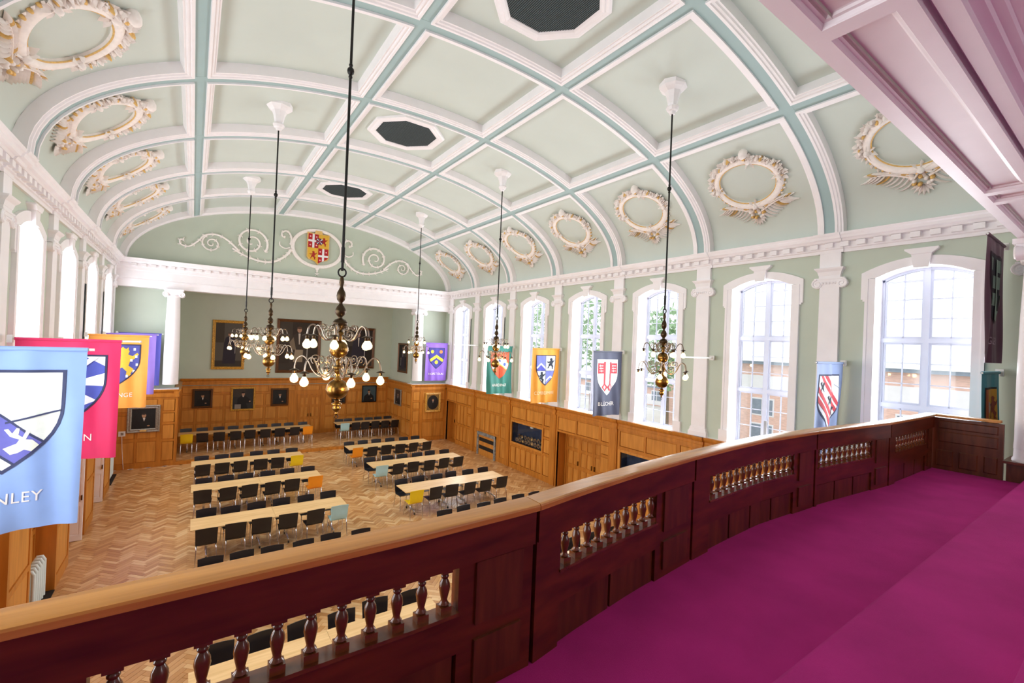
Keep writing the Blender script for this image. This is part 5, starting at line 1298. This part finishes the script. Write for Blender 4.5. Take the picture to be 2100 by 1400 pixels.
# ------------------------------------------------------------------ right wall fittings
ht = thing('heater_grille', 'grey marble surround with two dark vent slots in the right wall', 'heater', (XD-0.02, 17.77, 0))
mb = MB(); mb.box(-0.06, 0.0, -0.79, -0.67, 0, 1.06); mb.box(-0.06, 0.0, 0.67, 0.79, 0, 1.06); mb.box(-0.065, 0, -0.79, 0.79, 0.93, 1.06); mb.build('marble_surround', M_marble, ht)
MB().box(-0.02, 0.01, -0.67, 0.67, 0, 0.93).build('wood_infill', M_oakp, ht)
for z in (0.28, 0.64):
    g = MB().box(-0.03, -0.015, -0.62, 0.62, z, z+0.17).build('vent_slot', M_dark, ht)
    for i in range(3): MB().box(-0.036, -0.03, -0.62, 0.62, z+0.03+0.05*i, z+0.04+0.05*i).build('vent_bar', M_edge, g)
def display_case(k, label):
    ya, yb, za, zb = rk(k)+0.66, rk(k)+2.70, 1.12, 1.95; x = XD
    root = thing('display_case', label, 'display case', (x, (ya+yb)/2, za), group='recessed display cases'); yc = (ya+yb)/2; hw = (yb-ya)/2; H = zb-za
    bk = MB(); d = 0.045
    bk.box(0.28, 0.30, -hw, hw, 0, H); bk.box(0, 0.30, -hw-0.02, hw+0.02, -0.02, 0.0); bk.box(0, 0.30, -hw-0.02, hw+0.02, H, H+0.02); bk.box(0, 0.30, -hw-0.02, -hw, 0, H); bk.box(0, 0.30, hw, hw+0.02, 0, H); bk.build('case_lining', M_caseb, root)
    fr = MB()
    for (a, b, c, e) in ((-hw-0.08, -hw, -0.08, H+0.08), (hw, hw+0.08, -0.08, H+0.08), (-hw, hw, -0.08, 0), (-hw, hw, H, H+0.08)): fr.box(-0.05, 0.0, a, b, c, e)
    fr.build('case_frame', M_oakp, root)
    lt = MB().box(0.20, 0.27, -0.12, 0.05, H-0.14, H-0.08).build('case_light', M_plate, root)
    MB().quad((-0.01, -hw, 0), (-0.01, hw, 0), (-0.01, hw, H), (-0.01, -hw, H)).build('glass_front', M_glass, root)
    rr = random.Random(k); n = 0
    MB().box(0.15, 0.29, -hw, hw, 0.0, 0.13).build('case_step', M_caseb, root)
    for row, (zz, cnt) in enumerate(((0.14, 9), (0.34, 8))):
        for i in range(cnt):
            r = rr.uniform(0.085, 0.115); y = -hw+0.14+(2*hw-0.28)*(i+0.5*row)/(cnt-0.5+0.5*row)
            p = thing('trophy_plate', '%s silver plate from the left on the %s row of the %s' % (ORD(cnt-1-i), 'lower' if row == 0 else 'upper', 'far display case' if k == 3 else 'near display case'), 'plate', (x+0.08+0.10*row, yc+y, za+r+0.001+0.13*row), group='silver plates in the display cases')
            q = MB(); m0 = 0; q.lathe([(0.004, 0.006), (r*0.55, 0.006), (r*0.62, 0.0), (r, 0.012), (r, 0.016), (0.004, 0.012)], 14); q.v = [(-v[2]+0.016, v[0], v[1]) for v in q.v]; q.build('dish', M_silver, p, smooth=40)
            q = MB(); q.lathe([(0.004, 0.014), (r*0.4, 0.010)], 10); q.v = [(-v[2]+0.012, v[0], v[1]) for v in q.v]; q.build('crest', M_gold if i % 3 == 0 else M_navy, p)
display_case(3, 'glazed display case of silver plates between the two oak doors'); display_case(5, 'glazed display case of silver plates partly hidden by the parapet')
# radiators in the left niches
def radiator(y, label, n=6):
    root = thing('radiator', label, 'radiator', (-6.66, y, 0), group='white column radiators')
    sec = MB(); sec.tube([(-0.06, 0, 0.12), (-0.06, 0, 0.80), (-0.03, 0, 0.86), (0.03, 0, 0.86), (0.06, 0, 0.80), (0.06, 0, 0.12)], 0.032, 8)
    sec.tube([(-0.06, 0, 0.12), (0.06, 0, 0.12)], 0.03, 8); sm = sec.mesh('radiator_column', M_radi, 50)
    for i in range(n): mk('radiator_column', sm, root, (0, -0.0+0.14*(i-(n-1)/2), 0))
    MB().tube([(0, -0.07*n, 0.16), (0, 0.07*n+0.06, 0.16)], 0.02, 8).build('pipe', M_radi, root)
    MB().tube([(0, 0.07*n+0.06, 0.0), (0, 0.07*n+0.06, 0.2)], 0.014, 8).build('valve_pipe', M_chrome, root)
    v = MB().ball((0, 0.07*n+0.06, 0.24), 0.035, n=8, k=6); v.build('valve', M_plate, root, smooth=60)
    MB().tube([(0, -0.07*n+0.07, 0.0), (0, -0.07*n+0.07, 0.12)], 0.02, 6).build('foot', M_radi, root); MB().tube([(0, 0.07*n-0.07, 0.0), (0, 0.07*n-0.07, 0.12)], 0.02, 6).build('foot', M_radi, root)
radiator(11.75, 'white column radiator below the pale blue banner', 6)
radiator(20.75, 'white column radiator in the left niche by the stage', 6)
for y0_, y1_ in ((11.0, 12.48), (20.0, 21.4)):
    tag(MB().box(-6.80, -6.50, y0_, y1_, 0.001, 0.02).build('hearth_slab', M_dark), 'black slab on the floor under the %s radiator' % ('nearer' if y0_ < 15 else 'stage side'), 'slab', kind='structure')

# ------------------------------------------------------------------ outside the right-hand windows
ground = tag(MB().box(7.6, 120, -60, 120, -1.3, -1.0).build('ground_outside', P('pale_paving', 'D9D6CF', 0.9, var=0.1, scale=0.5)), 'pale paved ground outside the hall', 'ground', kind='structure')
tag(MB().box(-120, -7.6, -60, 120, -1.3, -1.0).build('ground_outside_left', MATS['pale_paving']), 'pale paved ground left of the hall', 'ground', kind='structure')
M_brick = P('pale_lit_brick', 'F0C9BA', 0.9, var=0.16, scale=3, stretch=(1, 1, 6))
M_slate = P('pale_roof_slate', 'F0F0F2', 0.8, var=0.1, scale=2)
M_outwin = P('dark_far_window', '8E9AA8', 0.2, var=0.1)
def far_building(x, y0, y1, zt, label, floors, roof):
    root = thing('brick_building', label, 'building', (x, (y0+y1)/2, -1.0)); L = (y1-y0)/2; H = zt+1.0
    MB().box(0, 8, -L, L, 0, H).build('wall', M_brick, root)
    MB().box(-0.35, 0.0, -L-0.2, L+0.2, H-0.2, H).build('gutter', M_outwin, root); MB().box(-0.04, 0.0, -L, L, H-2.1, H-0.95).build('stone_band', M_white, root)
    MB().add([(-0.4, -L-0.3, H), (-0.4, L+0.3, H), (4, L+0.3, H+roof), (4, -L-0.3, H+roof), (8.4, L+0.3, H), (8.4, -L-0.3, H)], [(0, 1, 2, 3), (3, 2, 4, 5), (0, 3, 5), (1, 4, 2)]).build('roof', M_slate, root)
    n = int((y1-y0)/2.6)
    wmsh = MB().box(-0.05, 0.0, -0.75, 0.75, 0, 1.2).mesh('window', M_white); pms = MB().box(-0.07, -0.05, -0.66, -0.06, 0.1, 1.1).box(-0.07, -0.05, 0.06, 0.66, 0.1, 1.1).mesh('pane', M_outwin)
    for fz in floors:
        for i in range(n):
            w = mk('window', wmsh, root, (0, -L+1.3+2.6*i+(y1-y0-2.6*n)/2, fz)); mk('pane', pms, w)
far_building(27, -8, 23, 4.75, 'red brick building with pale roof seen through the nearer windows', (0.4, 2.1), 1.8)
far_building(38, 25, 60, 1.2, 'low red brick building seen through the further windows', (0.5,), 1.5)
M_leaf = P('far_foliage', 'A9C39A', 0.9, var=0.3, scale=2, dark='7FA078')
M_bark = P('far_bark', '8A7864', 0.9, var=0.2)
def tree(x, y, h, r, label, seed):
    rn = random.Random(seed); root = thing('tree', label, 'tree', (x, y, -1.0), group='trees outside')
    MB().tube([(0, 0, 0), (0.1, 0.1, h*0.4), (0, 0, h*0.75)], [0.28, 0.2, 0.08], 7).build('trunk', M_bark, root)
    mb = MB()
    for i in range(900):
        a, b, c = rn.gauss(0, 1), rn.gauss(0, 1), rn.gauss(0, 1); q = math.sqrt(a*a+b*b+c*c) or 1; t = rn.uniform(0.5, 1)
        p = Vector((a/q*r*t, b/q*r*t, h*0.68+c/q*h*0.32*t)); u = Vector((rn.uniform(-1, 1), rn.uniform(-1, 1), rn.uniform(-1, 1))).normalized(); v = u.orthogonal().normalized(); s = rn.uniform(0.18, 0.36)
        mb.add([p+u*s, p+v*s*0.6, p-u*s, p-v*s*0.6], [(0, 1, 2, 3)])
    tag(mb.build('foliage', M_leaf, root), kind='stuff')
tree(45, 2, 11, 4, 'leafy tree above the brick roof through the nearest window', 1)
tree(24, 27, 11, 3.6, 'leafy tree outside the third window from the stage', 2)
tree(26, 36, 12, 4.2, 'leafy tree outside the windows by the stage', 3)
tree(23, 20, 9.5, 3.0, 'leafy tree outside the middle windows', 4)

# grey sash-prop boards standing on two window sills
for k, dy, h, lab in ((6, -0.02, 0.62, 'grey prop board standing on the sill of the second window from the gallery'), (4, 0.05, 0.62, 'grey prop board standing on the sill of the middle window')):
    pr_ = thing('prop_board', lab, 'board', (W+0.30, bayc(k)+dy, SILL), group='grey prop boards on the sills')
    MB().box(-0.012, 0.012, -0.035, 0.035, 0.0, h).build('board', P('grey_board_%d' % k, '9A9A9C', 0.6, var=0.1), pr_)
    MB().box(-0.03, 0.03, -0.045, 0.045, 0.0, 0.02).build('foot', MATS['grey_board_%d' % k], pr_)
